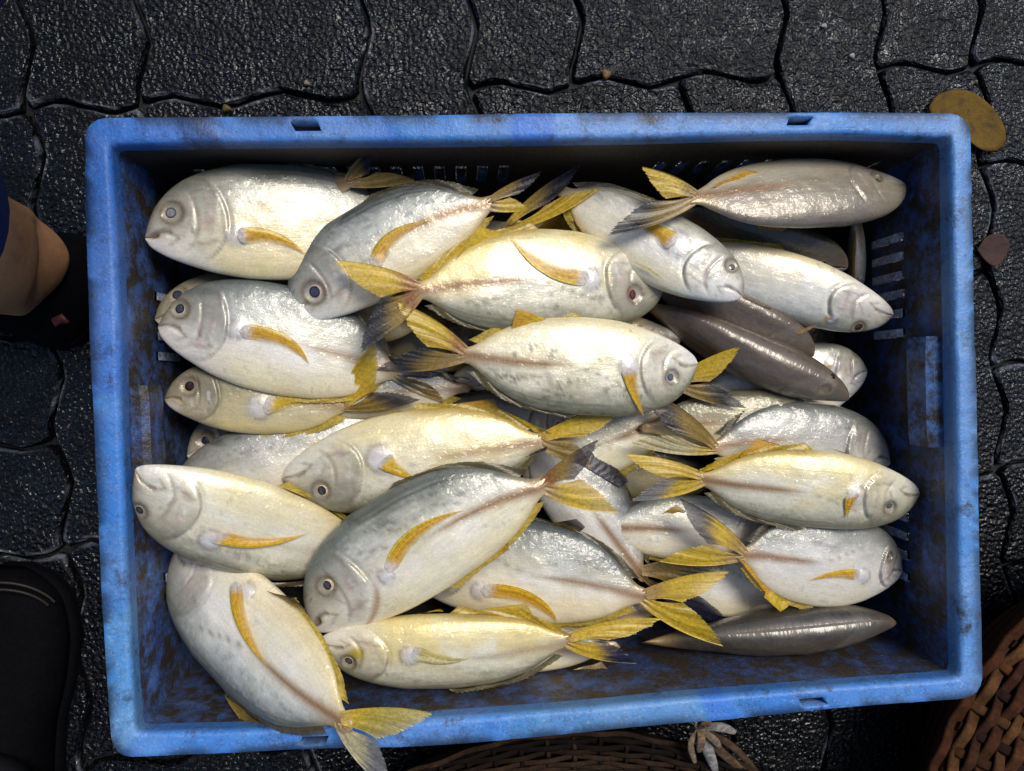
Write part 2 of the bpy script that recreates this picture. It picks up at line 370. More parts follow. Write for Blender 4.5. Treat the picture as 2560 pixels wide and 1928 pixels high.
for sname in SIDES:
    br = sorted(set(np.round(np.r_[np.linspace(0, 1, 120 if sname in ('top', 'bottom') else 90)[:-1], np.array(notch[sname]).ravel()], 5)))
    br = np.array(br)
    Po = resample([at(x, y, RIM) for x, y in out_s[sname]], br); Pi = resample([at(x, y, RIM) for x, y in in_s[sname]], br)
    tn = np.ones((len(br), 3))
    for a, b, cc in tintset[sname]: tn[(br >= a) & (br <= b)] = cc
    seam = np.zeros(len(br))
    for k in range(len(br)):
        base = len(V)
        wob = .0002 * math.sin(br[k] * 31)
        st = [t for t in tintset[sname] if t[0] <= br[k] <= t[1]]
        lift = .0007 * ((tintset[sname].index(st[0])) % 2) if st else 0
        col_v = []
        for a, dz in rows:
            p = Po[k] * (1 - a) + Pi[k] * a
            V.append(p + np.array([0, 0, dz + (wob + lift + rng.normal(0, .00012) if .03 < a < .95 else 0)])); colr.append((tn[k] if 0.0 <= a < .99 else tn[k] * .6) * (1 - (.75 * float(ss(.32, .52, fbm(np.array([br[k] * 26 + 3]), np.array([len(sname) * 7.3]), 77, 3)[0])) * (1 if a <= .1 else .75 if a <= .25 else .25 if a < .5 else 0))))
        colidx.append((sname, br[k], base))
nr = len(rows); F = []; ncol = len(colidx)
V = [np.array(v) for v in V]
for q in range(ncol):
    s0, u0, b0 = colidx[q]; s1, u1, b1 = colidx[(q + 1) % ncol]
    isn = any(a - 1e-4 <= u0 and (u1 if s1 == s0 else 1) <= b + 1e-4 for a, b in notch[s0])
    for r in range(nr - 1):
        if isn and r in (4, 5): continue
        F.append((b0 + r, b0 + r + 1, b1 + r + 1, b1 + r))
for sname in SIDES:                                             # moulded pockets in the rim
    for a, b in notch[sname]:
        qs = [bb for (s, u, bb) in colidx if s == sname and a - 1e-4 <= u <= b + 1e-4]
        lp = [bb + 4 for bb in qs] + [bb + 6 for bb in qs[::-1]]
        n0 = len(V)
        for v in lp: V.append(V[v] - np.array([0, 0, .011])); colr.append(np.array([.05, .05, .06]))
        m = len(lp)
        for k in range(m): F.append((lp[k], n0 + k, n0 + (k + 1) % m, lp[(k + 1) % m]))
        F.append(tuple(n0 + k for k in range(m))[::-1])
mesh('rim', V, F, M_RIM, crate, col=np.array(colr))
# walls with real slots
ctr = np.array([0.0, 0.0])
def wall(sname, holes, mat, zt=.166, zb=.010, draft=.005, thick=.003, colv=(1, 1, 1)):
    ub = set(np.linspace(0, 1, 25)); zs = {zt, zb, .05, .14}
    for u0, u1, z0, z1 in holes: ub |= {u0, u1}; zs |= {z0, z1}
    ub = np.array(sorted(ub)); zs = np.array(sorted(zs))[::-1]
    T = resample([at(x, y, RIM) for x, y in in_s[sname]], ub)
    nrm = {'top': (0, -1), 'right': (-1, 0), 'bottom': (0, 1), 'left': (1, 0)}[sname]; nrm = np.array([*nrm, 0.])
    tdir = (T[-1] - T[0]); tdir[2] = 0; tdir /= np.linalg.norm(tdir)
    L = np.linalg.norm(T[-1] - T[0])
    def P(k, z, d):
        f = (zt - z) / (zt - zb)
        sh = (.5 - ub[k]) * 2 * draft * f                        # corners draw in with the draft
        p = T[k] + nrm * (draft * f - d) + tdir * sh; p[2] = z
        return p
    V = []; n, m = len(ub), len(zs)
    for d in (0, thick):
        for k in range(n):
            for z in zs: V.append(P(k, z, d))
    ishole = lambda k, r: any(u0 - 1e-6 <= ub[k] and ub[k + 1] <= u1 + 1e-6 and z0 - 1e-6 <= zs[r + 1] and zs[r] <= z1 + 1e-6 for u0, u1, z0, z1 in holes)
    F = []; I = lambda d, k, r: d * n * m + k * m + r
    for k in range(n - 1):
        for r in range(m - 1):
            if ishole(k, r):
                F += [(I(0, k, r), I(0, k + 1, r), I(1, k + 1, r), I(1, k, r)), (I(0, k, r + 1), I(1, k, r + 1), I(1, k + 1, r + 1), I(0, k + 1, r + 1)),
                      (I(0, k, r), I(1, k, r), I(1, k, r + 1), I(0, k, r + 1)), (I(0, k + 1, r), I(0, k + 1, r + 1), I(1, k + 1, r + 1), I(1, k + 1, r))]
            else:
                F += [(I(0, k, r), I(0, k, r + 1), I(0, k + 1, r + 1), I(0, k + 1, r)), (I(1, k, r), I(1, k + 1, r), I(1, k + 1, r + 1), I(1, k, r + 1))]
    wo_ = mesh('wall', V, F, mat, crate, col=np.tile(np.array(colv, float), (len(V), 1)), smooth=False)
    return wo_, P, ub, nrm, T
def ufrac(sname, px, py):
    P = np.array(in_s[sname], float); d = np.r_[0, np.cumsum(np.linalg.norm(np.diff(P, axis=0), axis=1))]
    k = 0 if sname in ('top', 'bottom') else 1
    v = px if k == 0 else py
    if P[0, k] > P[-1, k]: return np.interp(v, P[::-1, k], d[::-1]) / d[-1]
    return np.interp(v, P[:, k], d) / d[-1]
def slots(sname, centres, wpx, z0=.084, z1=.124):
    """centres: pixel position of each slot along the wall, as seen at slot depth"""
    H = []
    ax = 0 if sname in ('top', 'bottom') else 1
    mids = [at(x, y, RIM) for x, y in in_s[sname]]
    A, B = np.array(mids[0]), np.array(mids[-1])
    for c in centres:
        for e in (0,):
            p = at(c[0], c[1], .103)
            u = (p[ax] - A[ax]) / (B[ax] - A[ax]); hw = wpx * .573 / FPX / 2 / abs(B[ax] - A[ax])
            H.append((u - hw, u + hw, z0, z1))
    return H
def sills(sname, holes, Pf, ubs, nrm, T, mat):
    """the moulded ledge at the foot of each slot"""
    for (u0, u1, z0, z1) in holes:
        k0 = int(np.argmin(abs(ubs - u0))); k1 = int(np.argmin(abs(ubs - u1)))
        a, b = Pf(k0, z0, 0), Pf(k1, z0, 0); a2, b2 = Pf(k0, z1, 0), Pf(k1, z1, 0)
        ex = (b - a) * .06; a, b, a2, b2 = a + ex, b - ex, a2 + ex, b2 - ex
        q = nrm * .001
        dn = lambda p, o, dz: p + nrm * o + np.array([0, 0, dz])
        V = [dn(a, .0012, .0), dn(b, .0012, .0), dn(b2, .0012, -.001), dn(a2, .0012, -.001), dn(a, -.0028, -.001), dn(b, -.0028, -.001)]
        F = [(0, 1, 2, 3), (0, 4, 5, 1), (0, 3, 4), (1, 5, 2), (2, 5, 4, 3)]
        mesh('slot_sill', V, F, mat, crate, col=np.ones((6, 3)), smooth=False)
hr = slots('right', [(2230, y) for y in (599, 646, 693, 738, 785, 834, 1285, 1331, 1379, 1431)], 23)
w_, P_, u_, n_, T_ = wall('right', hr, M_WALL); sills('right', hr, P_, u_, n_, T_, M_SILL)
hl = slots('left', [(405, y) for y in (842, 891, 745, 794, 1431, 1480)], 22)
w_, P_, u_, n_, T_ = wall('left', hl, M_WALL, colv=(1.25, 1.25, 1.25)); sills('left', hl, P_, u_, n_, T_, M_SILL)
ht = slots('top', [(x, 430) for x in list(range(515, 1300, 53)) + list(range(1640, 1960, 53))], 26)
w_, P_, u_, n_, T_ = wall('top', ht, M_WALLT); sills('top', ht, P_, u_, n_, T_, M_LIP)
hb = []
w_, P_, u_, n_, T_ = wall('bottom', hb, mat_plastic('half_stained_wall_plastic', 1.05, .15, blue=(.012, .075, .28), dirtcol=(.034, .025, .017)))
fl = [at(272, 362, RIM), at(2380, 347, RIM), at(2398, 1694, RIM), at(338, 1834, RIM)]
fl = np.array(fl); cc = fl.mean(0); fl = cc + (fl - cc) * .97; fl[:, 2] = .030
fl2 = fl.copy(); fl2[:, 2] = .024
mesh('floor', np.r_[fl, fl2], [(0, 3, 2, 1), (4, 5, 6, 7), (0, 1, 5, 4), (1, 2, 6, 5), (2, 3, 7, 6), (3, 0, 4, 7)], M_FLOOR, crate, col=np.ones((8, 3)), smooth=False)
def grip(sname, y0, y1, mat, dep=.0105):                        # handle lip standing proud of an end wall
    s = -1 if sname == 'right' else 1
    xw = lambda z, y: at(*( (2393, y) if sname == 'right' else (304, y)), RIM)[0] + s * (.005 * (.166 - z) / .156)
    ya, yb = at(1280, y0, .150)[1], at(1280, y1, .150)[1]
    V = []; prof = [(-.002, .164), (.55 * dep, .164), (dep, .1615), (dep, .140), (dep * .75, .137), (-.002, .134)]
    for y in np.linspace(ya, yb, 9):
        e = .0012 if y in (ya, yb) else 0
        for o, z in prof: V.append((xw(z, (y0 + y1) / 2) + s * max(o - e, -.002), y, z))
    k = len(prof); F = [tuple(f) for f in grid_faces(9, k)] + [tuple(range(k)), tuple(range(8 * k, 9 * k))[::-1]]
    mesh('handle', V, F, mat, crate, col=np.ones((len(V), 3)), smooth=False)
grip('right', 872, 1155, M_LIP); grip('left', 935, 1190, mat_plastic('dirty_grip_plastic', .85, .3, blue=(.018, .08, .30)))

# ------------------------------------------------------------------ fish
YEL, ORG, OLV, DRK, DBL = (.66, .45, .025), (.62, .345, .022), (.27, .18, .03), (.022, .02, .03), (.018, .02, .05)
RED, PAL, TAN, GRY = (.30, .10, .035), (.55, .50, .30), (.42, .28, .11), (.22, .22, .23)
def pchip(xs, ys, x):
    xs = np.asarray(xs, float); ys = np.asarray(ys, float); h = np.diff(xs); dl = np.diff(ys) / h
    m = np.zeros(len(xs)); m[1:-1] = np.where(dl[:-1] * dl[1:] > 0, 2 * dl[:-1] * dl[1:] / (dl[:-1] + dl[1:] + 1e-12), 0); m[0] = dl[0]; m[-1] = dl[-1]
    k = np.clip(np.searchsorted(xs, x, 'right') - 1, 0, len(h) - 1); t = (x - xs[k]) / h[k]
    return ys[k] * (1 + 2 * t) * (1 - t) ** 2 + h[k] * m[k] * t * (1 - t) ** 2 + ys[k + 1] * t * t * (3 - 2 * t) + h[k] * m[k + 1] * t * t * (t - 1)
DS = [0, .012, .04, .10, .155, .25, .35, .50, .64, .75, .83, .90, .945, 1]
DY = [.06, .22, .44, .69, .82, .94, 1, 1, .92, .74, .52, .25, .09, 0]
VS = [0, .012, .04, .08, .15, .25, .38, .50, .62, .75, .84, .91, .955, 1]
VY = [.05, .17, .31, .45, .63, .83, .97, 1, .94, .73, .47, .19, .06, 0]
TS = [0, .02, .06, .12, .2, .32, .5, .7, .85, .95, 1]
TY = [.10, .24, .42, .64, .86, 1, .93, .66, .38, .20, .07]
PALS = {   # back, flank, belly (albedo)
    'silver': ((.14, .15, .12), (.56, .55, .48), (.88, .83, .70)),
    'bluesilver': ((.10, .115, .11), (.50, .51, .47), (.89, .85, .76)),
    'cream': ((.20, .19, .11), (.74, .68, .52), (.88, .83, .68)),
    'white': ((.38, .38, .31), (.80, .77, .67), (.89, .86, .78)),
    'yellow': ((.27, .25, .15), (.72, .67, .50), (.86, .81, .64)),
    'brown': ((.115, .085, .062), (.17, .135, .105), (.40, .34, .26)),
    'dark': ((.05, .042, .03), (.10, .085, .06), (.30, .26, .20)),
    'taupe': ((.20, .165, .125), (.27, .23, .18), (.45, .42, .36)),
    'olive': ((.13, .12, .07), (.30, .27, .17), (.50, .44, .30)),
    'grey': ((.12, .13, .12), (.42, .42, .39), (.76, .73, .66)),
}
def fan(name, mat, parent, root, tip, clear=.25, bendv=(0, 0, 0), c0=YEL, c1=None, nray=16, nl=12, jag=.05, dark=None, ray=.0004, droop=0, seed=0, zf=None, stalk=False):
    """a rayed fin: rays run from a root curve to a trailing edge"""
    r = np.random.default_rng(seed + 11)
    n2 = nray * 2 + 1
    R = smoothpoly(root, n2, 2) if len(root) > 2 else resample(root, n2)
    T = smoothpoly(tip, n2, 2) if len(tip) > 2 else resample(tip, n2)
    c1 = c0 if c1 is None else c1
    jg = r.normal(0, jag, n2) * .55 + np.where(np.arange(n2) % 2 == 0, jag * .35, -jag * .5); jg[0] = 0
    jg = np.minimum(jg, .05)
    t = np.linspace(0, 1, nl)
    bv = np.asarray(bendv, float)
    V = np.zeros((n2, nl, 3)); C = np.zeros((n2, nl, 3)); AL = np.zeros((n2, nl))
    c0, c1 = np.array(c0), np.array(c1)
    dk = np.array(dark if dark is not None else c1)
    stre = r.normal(0, .08, n2)
    for k in range(n2):
        e = T[k] + (T[k] - R[k]) * jg[k]
        q = t[:, None]
        ln = np.linalg.norm(e - R[k])
        l0 = np.linalg.norm(T[0] - R[0]) + 1e-9
        V[k] = R[k] * (1 - q) + e * q + bv * (4 * q * (1 - q)) * min(1, ln / l0)
        V[k, :, 2] += (ray if k % 2 == 0 else -ray) * np.minimum(1, t * 4) - droop * t ** 2 + .0006 * np.sin(t * 5 + k * .35)
        tt = np.clip(t * (.75 + .35 * ln / l0) + r.normal(0, .03), 0, 1)
        cc = lerp(np.tile(c0, (nl, 1)), c1, ss(.05, .55, tt))
        if stalk: cc = lerp(cc, (.50, .34, .15), .75 * ss(.20, .02, t)); cc = lerp(cc, (.34, .20, .03), .35 * ss(.4, 1., np.full(nl, k / n2)) * ss(.3, .8, t))
        if dark is not None: cc = lerp(cc, dk, ss(.52, .82, tt + r.normal(0, .04)))
        C[k] = cc * (1 + stre[k] + (.06 if k % 2 == 0 else -.09))
        AL[k] = np.clip(clear * (ss(.45, 1, t) * .8 + (.25 if k % 2 else 0)) + (clear * 1.6 * ss(.25, 1, k / n2) if clear > .3 else 0), 0, .92)
    if zf is not None:
        flat = V.reshape(-1, 3); flat[:, 2] = np.maximum(flat[:, 2], zf(flat[:, :2]))
    o = mesh(name, V.reshape(-1, 3), grid_faces(n2, nl), mat, parent, col=np.clip(C, .004, .9).reshape(-1, 3))
    o.data.attributes.new('clear', 'FLOAT', 'POINT').data.foreach_set('value', AL.ravel().astype(np.float32))
    return o

def sickle(root, A, B, E, bend, c0, c1, zf, seed):
    r = np.random.default_rng(seed); nl, nw = 34, 13
    t = np.linspace(0, 1, nl)[:, None]; mid = (A + E) / 2 + bend * 1.05
    lead = A * (1 - t) ** 2 + (2 * mid - (A + E) / 2) * 2 * t * (1 - t) + E * t ** 2
    midb = (B + E) / 2 + bend * .52
    trail = B * (1 - t) ** 2 + (2 * midb - (B + E) / 2) * 2 * t * (1 - t) + E * t ** 2
    V = np.zeros((nl, nw, 3)); C = np.zeros((nl, nw, 3)); AL = np.zeros((nl, nw)); st = r.normal(0, .14, nw)
    for k in range(nw):
        u = k / (nw - 1); V[:, k] = lead * (1 - u) + trail * u; V[:, k, 2] += .0012 * math.sin(math.pi * min(1, u * 1.3 + .1)) * np.sin(np.pi * np.clip(t[:, 0] + .12, 0, 1))
        cc = lerp(np.array([c0]), c1, np.array([ss(.0, .5, np.array(u))]))[0]
        cc = cc * (.55 if k == 0 else 1)
        C[:, k] = cc * (1 + st[k] + (.1 if k % 2 else -.1)); C[:, k] = lerp(C[:, k], (.60, .57, .57), .9 * ss(.17, .05, t[:, 0]))
        AL[:, k] = np.clip(ss(.45, 1.05, np.array(u)) * .9 * (.35 + .65 * ss(.05, .35, t[:, 0])) + .35 * ss(.75, 1, t[:, 0]), 0, .93)
    m_ = V.mean(1, keepdims=True); rd = (1 - np.sqrt(np.clip(1 - ((np.clip(.09 - t, 0, 1)) / .09) ** 2, 0, 1)))[:, :, None]; V = V * (1 - rd) + m_ * rd
    f = V.reshape(-1, 3); f[:, 2] = np.maximum(f[:, 2] - .001, zf(f[:, :2]))
    o = mesh('pectoral_fin', f, grid_faces(nl, nw), M_FIN, root, col=np.clip(C, .004, .9).reshape(-1, 3))
    o.data.attributes.new('clear', 'FLOAT', 'POINT').data.foreach_set('value', AL.ravel().astype(np.float32))
    return o
GROUP = 'fish heaped in the blue crate'
NF = [0]; GZ = .022
def fish(label, S, P, hd, hv, dors, pal='silver', roll=0, bend=0, yel=.3, mott=.4, scut=.6, tail=None, pect=None, pb=None, fins=(), eye=None, eyer=20,
         eyec=(.62, .52, .42), pupc=(.03, .035, .06), T=.070, headtint=.35, cheek=0, lo=False, zbend=0, seed=None, tailz=(0, 0), gill=1.0, stripes=.5, blend=0., gs=.275, spots=0, mouth=.6, openm=0, redgill=0):
    S = (S[0], S[1], S[2] + GZ); P = (P[0], P[1], P[2] + GZ)
    if pal in ('silver', 'bluesilver', 'cream', 'white'): yel = max(yel, .30)
    eyer = eyer * .93; eyec = tuple(np.array(eyec) * (1, .88, .76))
    NF[0] += 1; sd_ = NF[0] * 17 if seed is None else seed
    Sw, Pw = D(*S), D(*P)
    zc = (S[2] + P[2]) / 2
    mpp = (CAM[2] - zc) / FPX * K                                # metres per display pixel
    X = Pw - Sw; L = np.linalg.norm(X); X /= L
    Z = np.array([0, 0, 1.]) - X * X[2]; Z /= np.linalg.norm(Z)
    Y = np.cross(Z, X)
    want = {'U': (0, 1), 'D': (0, -1), 'L': (-1, 0), 'R': (1, 0)}[dors]
    if Y[0] * want[0] + Y[1] * want[1] < 0: Y = -Y
    mir = np.dot(np.cross(X, Y), Z) < 0
    root = empty('trevally_fish', tuple((Sw + Pw) / 2))
    tag(root, label, 'fish', GROUP)
    ns1, ns2, nu = (34, 40, 40) if lo else (74, 84, 84)
    s = np.r_[np.linspace(0, 1, ns1, endpoint=False) ** 1.25 * .34, np.linspace(.34, 1, ns2)]
    ns = len(s)
    th = np.linspace(0, 2 * np.pi, nu, endpoint=False)
    th = th - .28 * np.sin(2 * th) * 0
    hdm, hvm = hd * mpp, hv * mpp
    ped = .0185 * L
    dY = pchip(DS, DY, s) * hdm + ped * ss(.55, .9, s) * (1 + .35 * ss(.93, 1, s)); vY = pchip(VS, VY, s) * hvm + ped * ss(.55, .9, s) * (1 + .35 * ss(.93, 1, s))
    cy = (dY - vY) / 2 + bend * mpp * np.sin(np.pi * s) ; H = (dY + vY) / 2
    Tt = pchip(TS, TY, s) * T * L
    Tt = np.minimum(Tt, np.maximum(H * 1.0, .002))
    zb = zbend * np.sin(np.pi * s)
    ct, st = np.cos(th), np.sin(th)
    vv = np.broadcast_to(ct, (ns, nu)).copy(); sg = s[:, None] * np.ones((1, nu))
    sharp = np.sign(st) * np.abs(st) ** .84
    dn = np.zeros((ns, nu))                                      # displacement along the thickness
    up = st[None, :] > 0
    gl = gs + .02 - np.where(vv > -.12, .085, .17) * (vv + .12) ** 2                       # rear edge of the gill cover
    pre = gs - .085 - np.where(vv > -.1, .05, .12) * (vv + .1) ** 2
    wv = ss(.85, .45, np.abs(vv + .1)) * (.35 + 1.1 * fbm(sg * 30, vv * 4 + sd_, sd_ + 21, 2))
    dn += gill * .0017 * ss(gl - .09, gl - .012, sg) * (1 - ss(gl - .006, gl + .004, sg)) * wv
    dn -= gill * .0012 * np.exp(-((sg - gl - .006) / .007) ** 2) * wv
    dn -= gill * .0011 * np.exp(-((sg - pre) / .008) ** 2) * wv
    mv = -.12 - 1.6 * sg
    mline = np.exp(-((vv - mv) / .07) ** 2) * ss(.10, .085, sg)
    dn -= .0016 * mline
    nz = fbm(sg * L * 42, vv * H[:, None] * 50, sd_, 3) - .5
    dn += .0019 * nz * ss(.2, .4, sg)
    # eye position in (x, y) of the fish plane
    noeye = isinstance(eye, int)
    if eye is not None and not noeye:
        e = D(eye[0], eye[1], zc + .012) - Sw; ex, ey = e @ X, e @ Y
    else:
        k = int(np.argmin(abs(s - .125))); ex = .125 * L; ey = cy[k] + H[k] * .36
    er = eyer * mpp
    yy = cy[:, None] + H[:, None] * ct[None, :]
    zz = Tt[:, None] * sharp[None, :]
    ed = np.sqrt((sg * L - ex) ** 2 + (yy - ey) ** 2) / er
    if not noeye: dn -= .0022 * np.exp(-(ed / 1.0) ** 4) * up
    zz = zz + dn * np.sign(st)[None, :] * np.abs(st)[None, :] ** .5
    xx = sg * L
    pad = None
    if pect:
        b0 = (np.array(pect[0][0]) + np.array(pect[0][-1])) / 2; tv = np.array(pect[1][0]) - b0; b0 = b0 - tv / np.linalg.norm(tv) * 5
        pw_ = D(b0[0], b0[1], zc + .014) - Sw; pr = max(8., np.linalg.norm(np.array(pect[0][0]) - np.array(pect[0][-1])) * .62) * mpp
        pad = np.exp(-(((sg * L - pw_ @ X) ** 2 + (yy - pw_ @ Y) ** 2) / pr ** 2) ** 1.6) * up
        zz = zz + pad * .0016
    if openm: xx = xx + openm * L * np.exp(-((vv + .30) / .16) ** 2) * ss(.06, .0, sg)
    cr, sr = math.cos(math.radians(roll)), math.sin(math.radians(roll))
    yr = cy[:, None] * 1.0 + (yy - cy[:, None]) * cr - zz * sr; zr = (yy - cy[:, None]) * sr + zz * cr
    zr = zr + zb[:, None]
    W = Sw + xx[..., None] * X + yr[..., None] * Y + zr[..., None] * Z
    # ---------------------------------------------------------- colours
    back, flank, belly = (np.array(c) for c in PALS[pal])
    px_, py_ = xx * 55 + sd_, yy * 55
    n1 = fbm(px_ * .6, py_ * .9, sd_ + 3, 3); n2_ = fbm(px_ * 1.0, py_ * 3.6, sd_ + 7, 4); n3 = fbm(px_ * .45, py_ * .5, sd_ + 9, 3); n4 = fbm(px_ * 3.4, py_ * 3.4, sd_ + 13, 3); n5 = fbm(px_ * 4.5, py_ * 11, sd_ + 19, 3)
    C = lerp(np.broadcast_to(belly, (ns, nu, 3)) * .94, flank, ss(-.30 - blend, .38 - blend, vv + (n1 - .5) * .7))
    C = lerp(C, back, .95 * ss(.30, .92, vv + (n1 - .5) * .35))
    C = lerp(C, back * .62, np.clip(1.5 * mott * ss(.51, .63, n2_ * .45 + n5 * .55) * ss(-.05, .5, vv), 0, .85))
    C = lerp(C, np.minimum(flank * 1.35, .88), .3 * ss(.50, .66, n5) * ss(-.1, .3, vv) * ss(.9, .6, vv))
    C = lerp(C, (.74, .58, .20), .85 * yel * ss(.44, .60, n3) * ss(.45, -.25, vv) * ss(.12, .3, sg) * .9)
    C = lerp(C, (.80, .64, .25), min(.75, yel * 1.1 + .12) * ss(-.25, -.75, vv + (n3 - .5) * .8) * ss(.16, .34, sg) * (.55 + .6 * n1))
    C = lerp(C, (.66, .56, .26), min(.5, yel * .7) * ss(.50, .62, n1) * ss(.7, .2, np.abs(vv)) * ss(.3, .5, sg))
    C = lerp(C, (.50, .34, .06), min(1, yel * 1.6) * ss(-.72, -.97, vv) * ss(.42, .58, sg) * .8)
    C = lerp(C, (.50, .36, .16), ss(.84, .98, sg) * .7)
    band = np.abs(vv * H[:, None]); wd = .0022 + .0016 * ss(.5, .9, sg)
    ser = .96 + .04 * np.sin(xx * 2 * np.pi / .0033 + np.abs(vv) * 4)
    C = lerp(C, (.26, .135, .05), min(1, scut * 1.25) * np.exp(-(band / wd) ** 2) * ss(.50, .66, sg) * ser)
    arch = .02 + .40 * (1 - ss(.25, .56, sg)); C = lerp(C, (.25, .21, .15), .5 * np.exp(-((vv - arch) / .022) ** 2) * ss(.28, .32, sg) * ss(.6, .5, sg) * scut * 1.4)
    for v0, a in ((.66, .35), (.78, .7), (.88, .6)):
        C = lerp(C, back * .40, min(1, stripes * 1.3) * a * np.exp(-((vv - v0) / .022) ** 2) * ss(.3, .45, sg) * ss(.98, .85, sg) * (.5 + n4))
    head = ss(gl + .004, gl - .012, sg)
    C = lerp(C, .55 * back + .45 * np.array((.40, .38, .30)), min(.88, headtint * 1.2 + .22) * head * ss(-.75, .45, vv + (n1 - .5) * 1.2))
    C = lerp(C, flank * np.array((1.05, 1.0, .97)), .22 * head * ss(.45, .6, n2_))
    C = lerp(C, (.16, .13, .09), (.60 + .15 * n4) * gill * np.exp(-((sg - gl) / .006) ** 2) * wv)
    C = lerp(C, (.33, .23, .17), .55 * gill * np.exp(-((sg - pre) / .008) ** 2) * wv * (.4 + n4))
    C = lerp(C, (.45, .33, .27), .38 * np.exp(-((sg - (pre + gl) / 2) / .016) ** 2) * wv * n2_ * 1.4 * gill)
    hd_ = gill * ss(.0, .03, sg)
    def seg(a, b, wd2):                                          # distance to a line in (s, v), v scaled to s
        ax, ay, bx, by = a[0], a[1] * .22, b[0], b[1] * .22; qx, qy = sg + (n4 - .5) * .008, vv * .22 + (n5 - .5) * .010
        t_ = np.clip(((qx - ax) * (bx - ax) + (qy - ay) * (by - ay)) / ((bx - ax) ** 2 + (by - ay) ** 2), 0, 1)
        return np.exp(-((qx - ax - t_ * (bx - ax)) ** 2 + (qy - ay - t_ * (by - ay)) ** 2) / wd2 ** 2)
    C = lerp(C, np.minimum(belly * 1.05, .9), .55 * hd_ * seg((.035, -.2), (.10, -.46), .012))
    C = lerp(C, (.28, .22, .15), .65 * hd_ * seg((.06, -.12), (.118, -.42), .0075))
    C = lerp(C, (.26, .21, .15), .55 * hd_ * seg((.118, -.42), (.085, -.62), .0075))
    C = lerp(C, (.24, .20, .15), .5 * hd_ * seg((.16, -.55), (gs - .02, -.42), .008))
    C = lerp(C, (.22, .19, .14), .55 * hd_ * seg((gs - .055, .82), (gs - .02, .42), .009))
    C = lerp(C, (.30, .25, .18), .5 * hd_ * seg((.135, .12), (.175, -.30), .008))
    C = lerp(C, (.86, .85, .82), .5 * hd_ * seg((gs - .035, .1), (gs - .03, -.30), .012) * ss(.4, .6, n5))
    C = lerp(C, (.86, .84, .78), .4 * hd_ * seg((.15, .0), (.155, -.42), .010) * ss(.4, .6, n4))
    C = lerp(C, (.10, .08, .06), .6 * hd_ * seg((.06, .46), (.066, .42), .007))
    C = lerp(C, back * .9, .55 * gill * head * ss(.45, .8, vv) * (.5 + n5))
    C = lerp(C, (.50, .30, .24), .40 * gill * np.exp(-((sg - pre - .035) / .022) ** 2) * ss(.5, .2, np.abs(vv + .25)) * ss(.42, .6, n2_))
    if redgill: C = lerp(C, (.35, .16, .04), redgill * np.exp(-((sg - gl - .01 - .01 * n4) / .012) ** 2) * ss(-.1, -.5, vv))
    C = lerp(C, (.22, .15, .105), ss(.055, .0, sg) * .65 * ss(-.6, .3, vv))
    C = lerp(C, (.78, .72, .68), ss(.12, .05, sg) * ss(-.35, -.7, vv) * .7)
    C = lerp(C, (.10, .055, .04), mouth * mline)
    if openm: C = lerp(C, (.16, .06, .015), np.exp(-((vv + .30) / .15) ** 2) * ss(.085, .03, sg))
    if cheek: C = lerp(C, (.48, .36, .02), cheek * np.exp(-(((sg - .145) / .035) ** 2 + ((vv + .12) / .22) ** 2) ** 1.5))
    spots = max(spots, .22)
    if spots: C = lerp(C, (.04, .04, .045), spots * ss(.70, .76, n4) * ss(.5, .62, n1))
    if pad is not None: C = lerp(C, (.62, .60, .62), .8 * pad * (.5 + n5)); C = lerp(C, (.20, .15, .12), .5 * np.exp(-((pad - .35) / .2) ** 2) * (pad > .05) * (n4 > .45))
    if not noeye:
        C = lerp(C, (.07, .052, .038), np.exp(-((ed - 1.08) / .22) ** 2) * up)
        C = lerp(C, (.30, .25, .17), .55 * ss(2.1, 1.25, ed) * up * (.4 + n5))
    C = C * (1 + (n4 - .5)[..., None] * .12 + (n5 - .5)[..., None] * .26 * ss(-.3, .5, vv)[..., None])
    nose = Sw + (-.004 * L) * X + (cy[0]) * Y + zb[0] * Z
    Vb = np.r_[W.reshape(-1, 3), [Pw + Y * cy[-1] * 1.0 + X * .004], [nose]]
    Fq = grid_faces(ns, nu, True, flip=mir)
    a_ = np.arange(nu); b_ = (a_ + 1) % nu; e0 = ns * nu
    capP = np.stack([(ns - 1) * nu + a_, np.full(nu, e0), np.full(nu, e0), (ns - 1) * nu + b_], -1)
    caps = [(int(x), int(y), e0) for x, y in zip((ns - 1) * nu + (a_ if mir else b_), (ns - 1) * nu + (b_ if mir else a_))] + [(int(x), int(y), e0 + 1) for x, y in zip((b_ if mir else a_), (a_ if mir else b_))]
    colv = np.clip(np.r_[C.reshape(-1, 3), C[-1].mean(0)[None], C[0].mean(0)[None]], .006, .88)
    fsv = np.stack([xx + sd_ * .37, yy, zz * 0 + np.where(up, 0., .5) * np.ones((ns, 1))], -1).reshape(-1, 3)
    fsv = np.r_[fsv, [[L, 0, 0]], [[0, 0, 0]]]
    # quads + triangle caps in one go
    me_faces = np.concatenate([Fq.ravel(), np.array(caps).ravel()])
    body = mesh_mixed('body', Vb, Fq, np.array(caps), M_BODY, root, colv, fsv)
    # surface height lookup
    top = W[:, :].reshape(-1, 3)
    def zsurf(xy, r=.005):
        out = np.empty(len(xy))
        for i, q in enumerate(np.asarray(xy)[:, :2]):
            d2 = (top[:, 0] - q[0]) ** 2 + (top[:, 1] - q[1]) ** 2
            mk = d2 < r * r
            out[i] = top[mk, 2].max() if mk.any() else -1
        return out
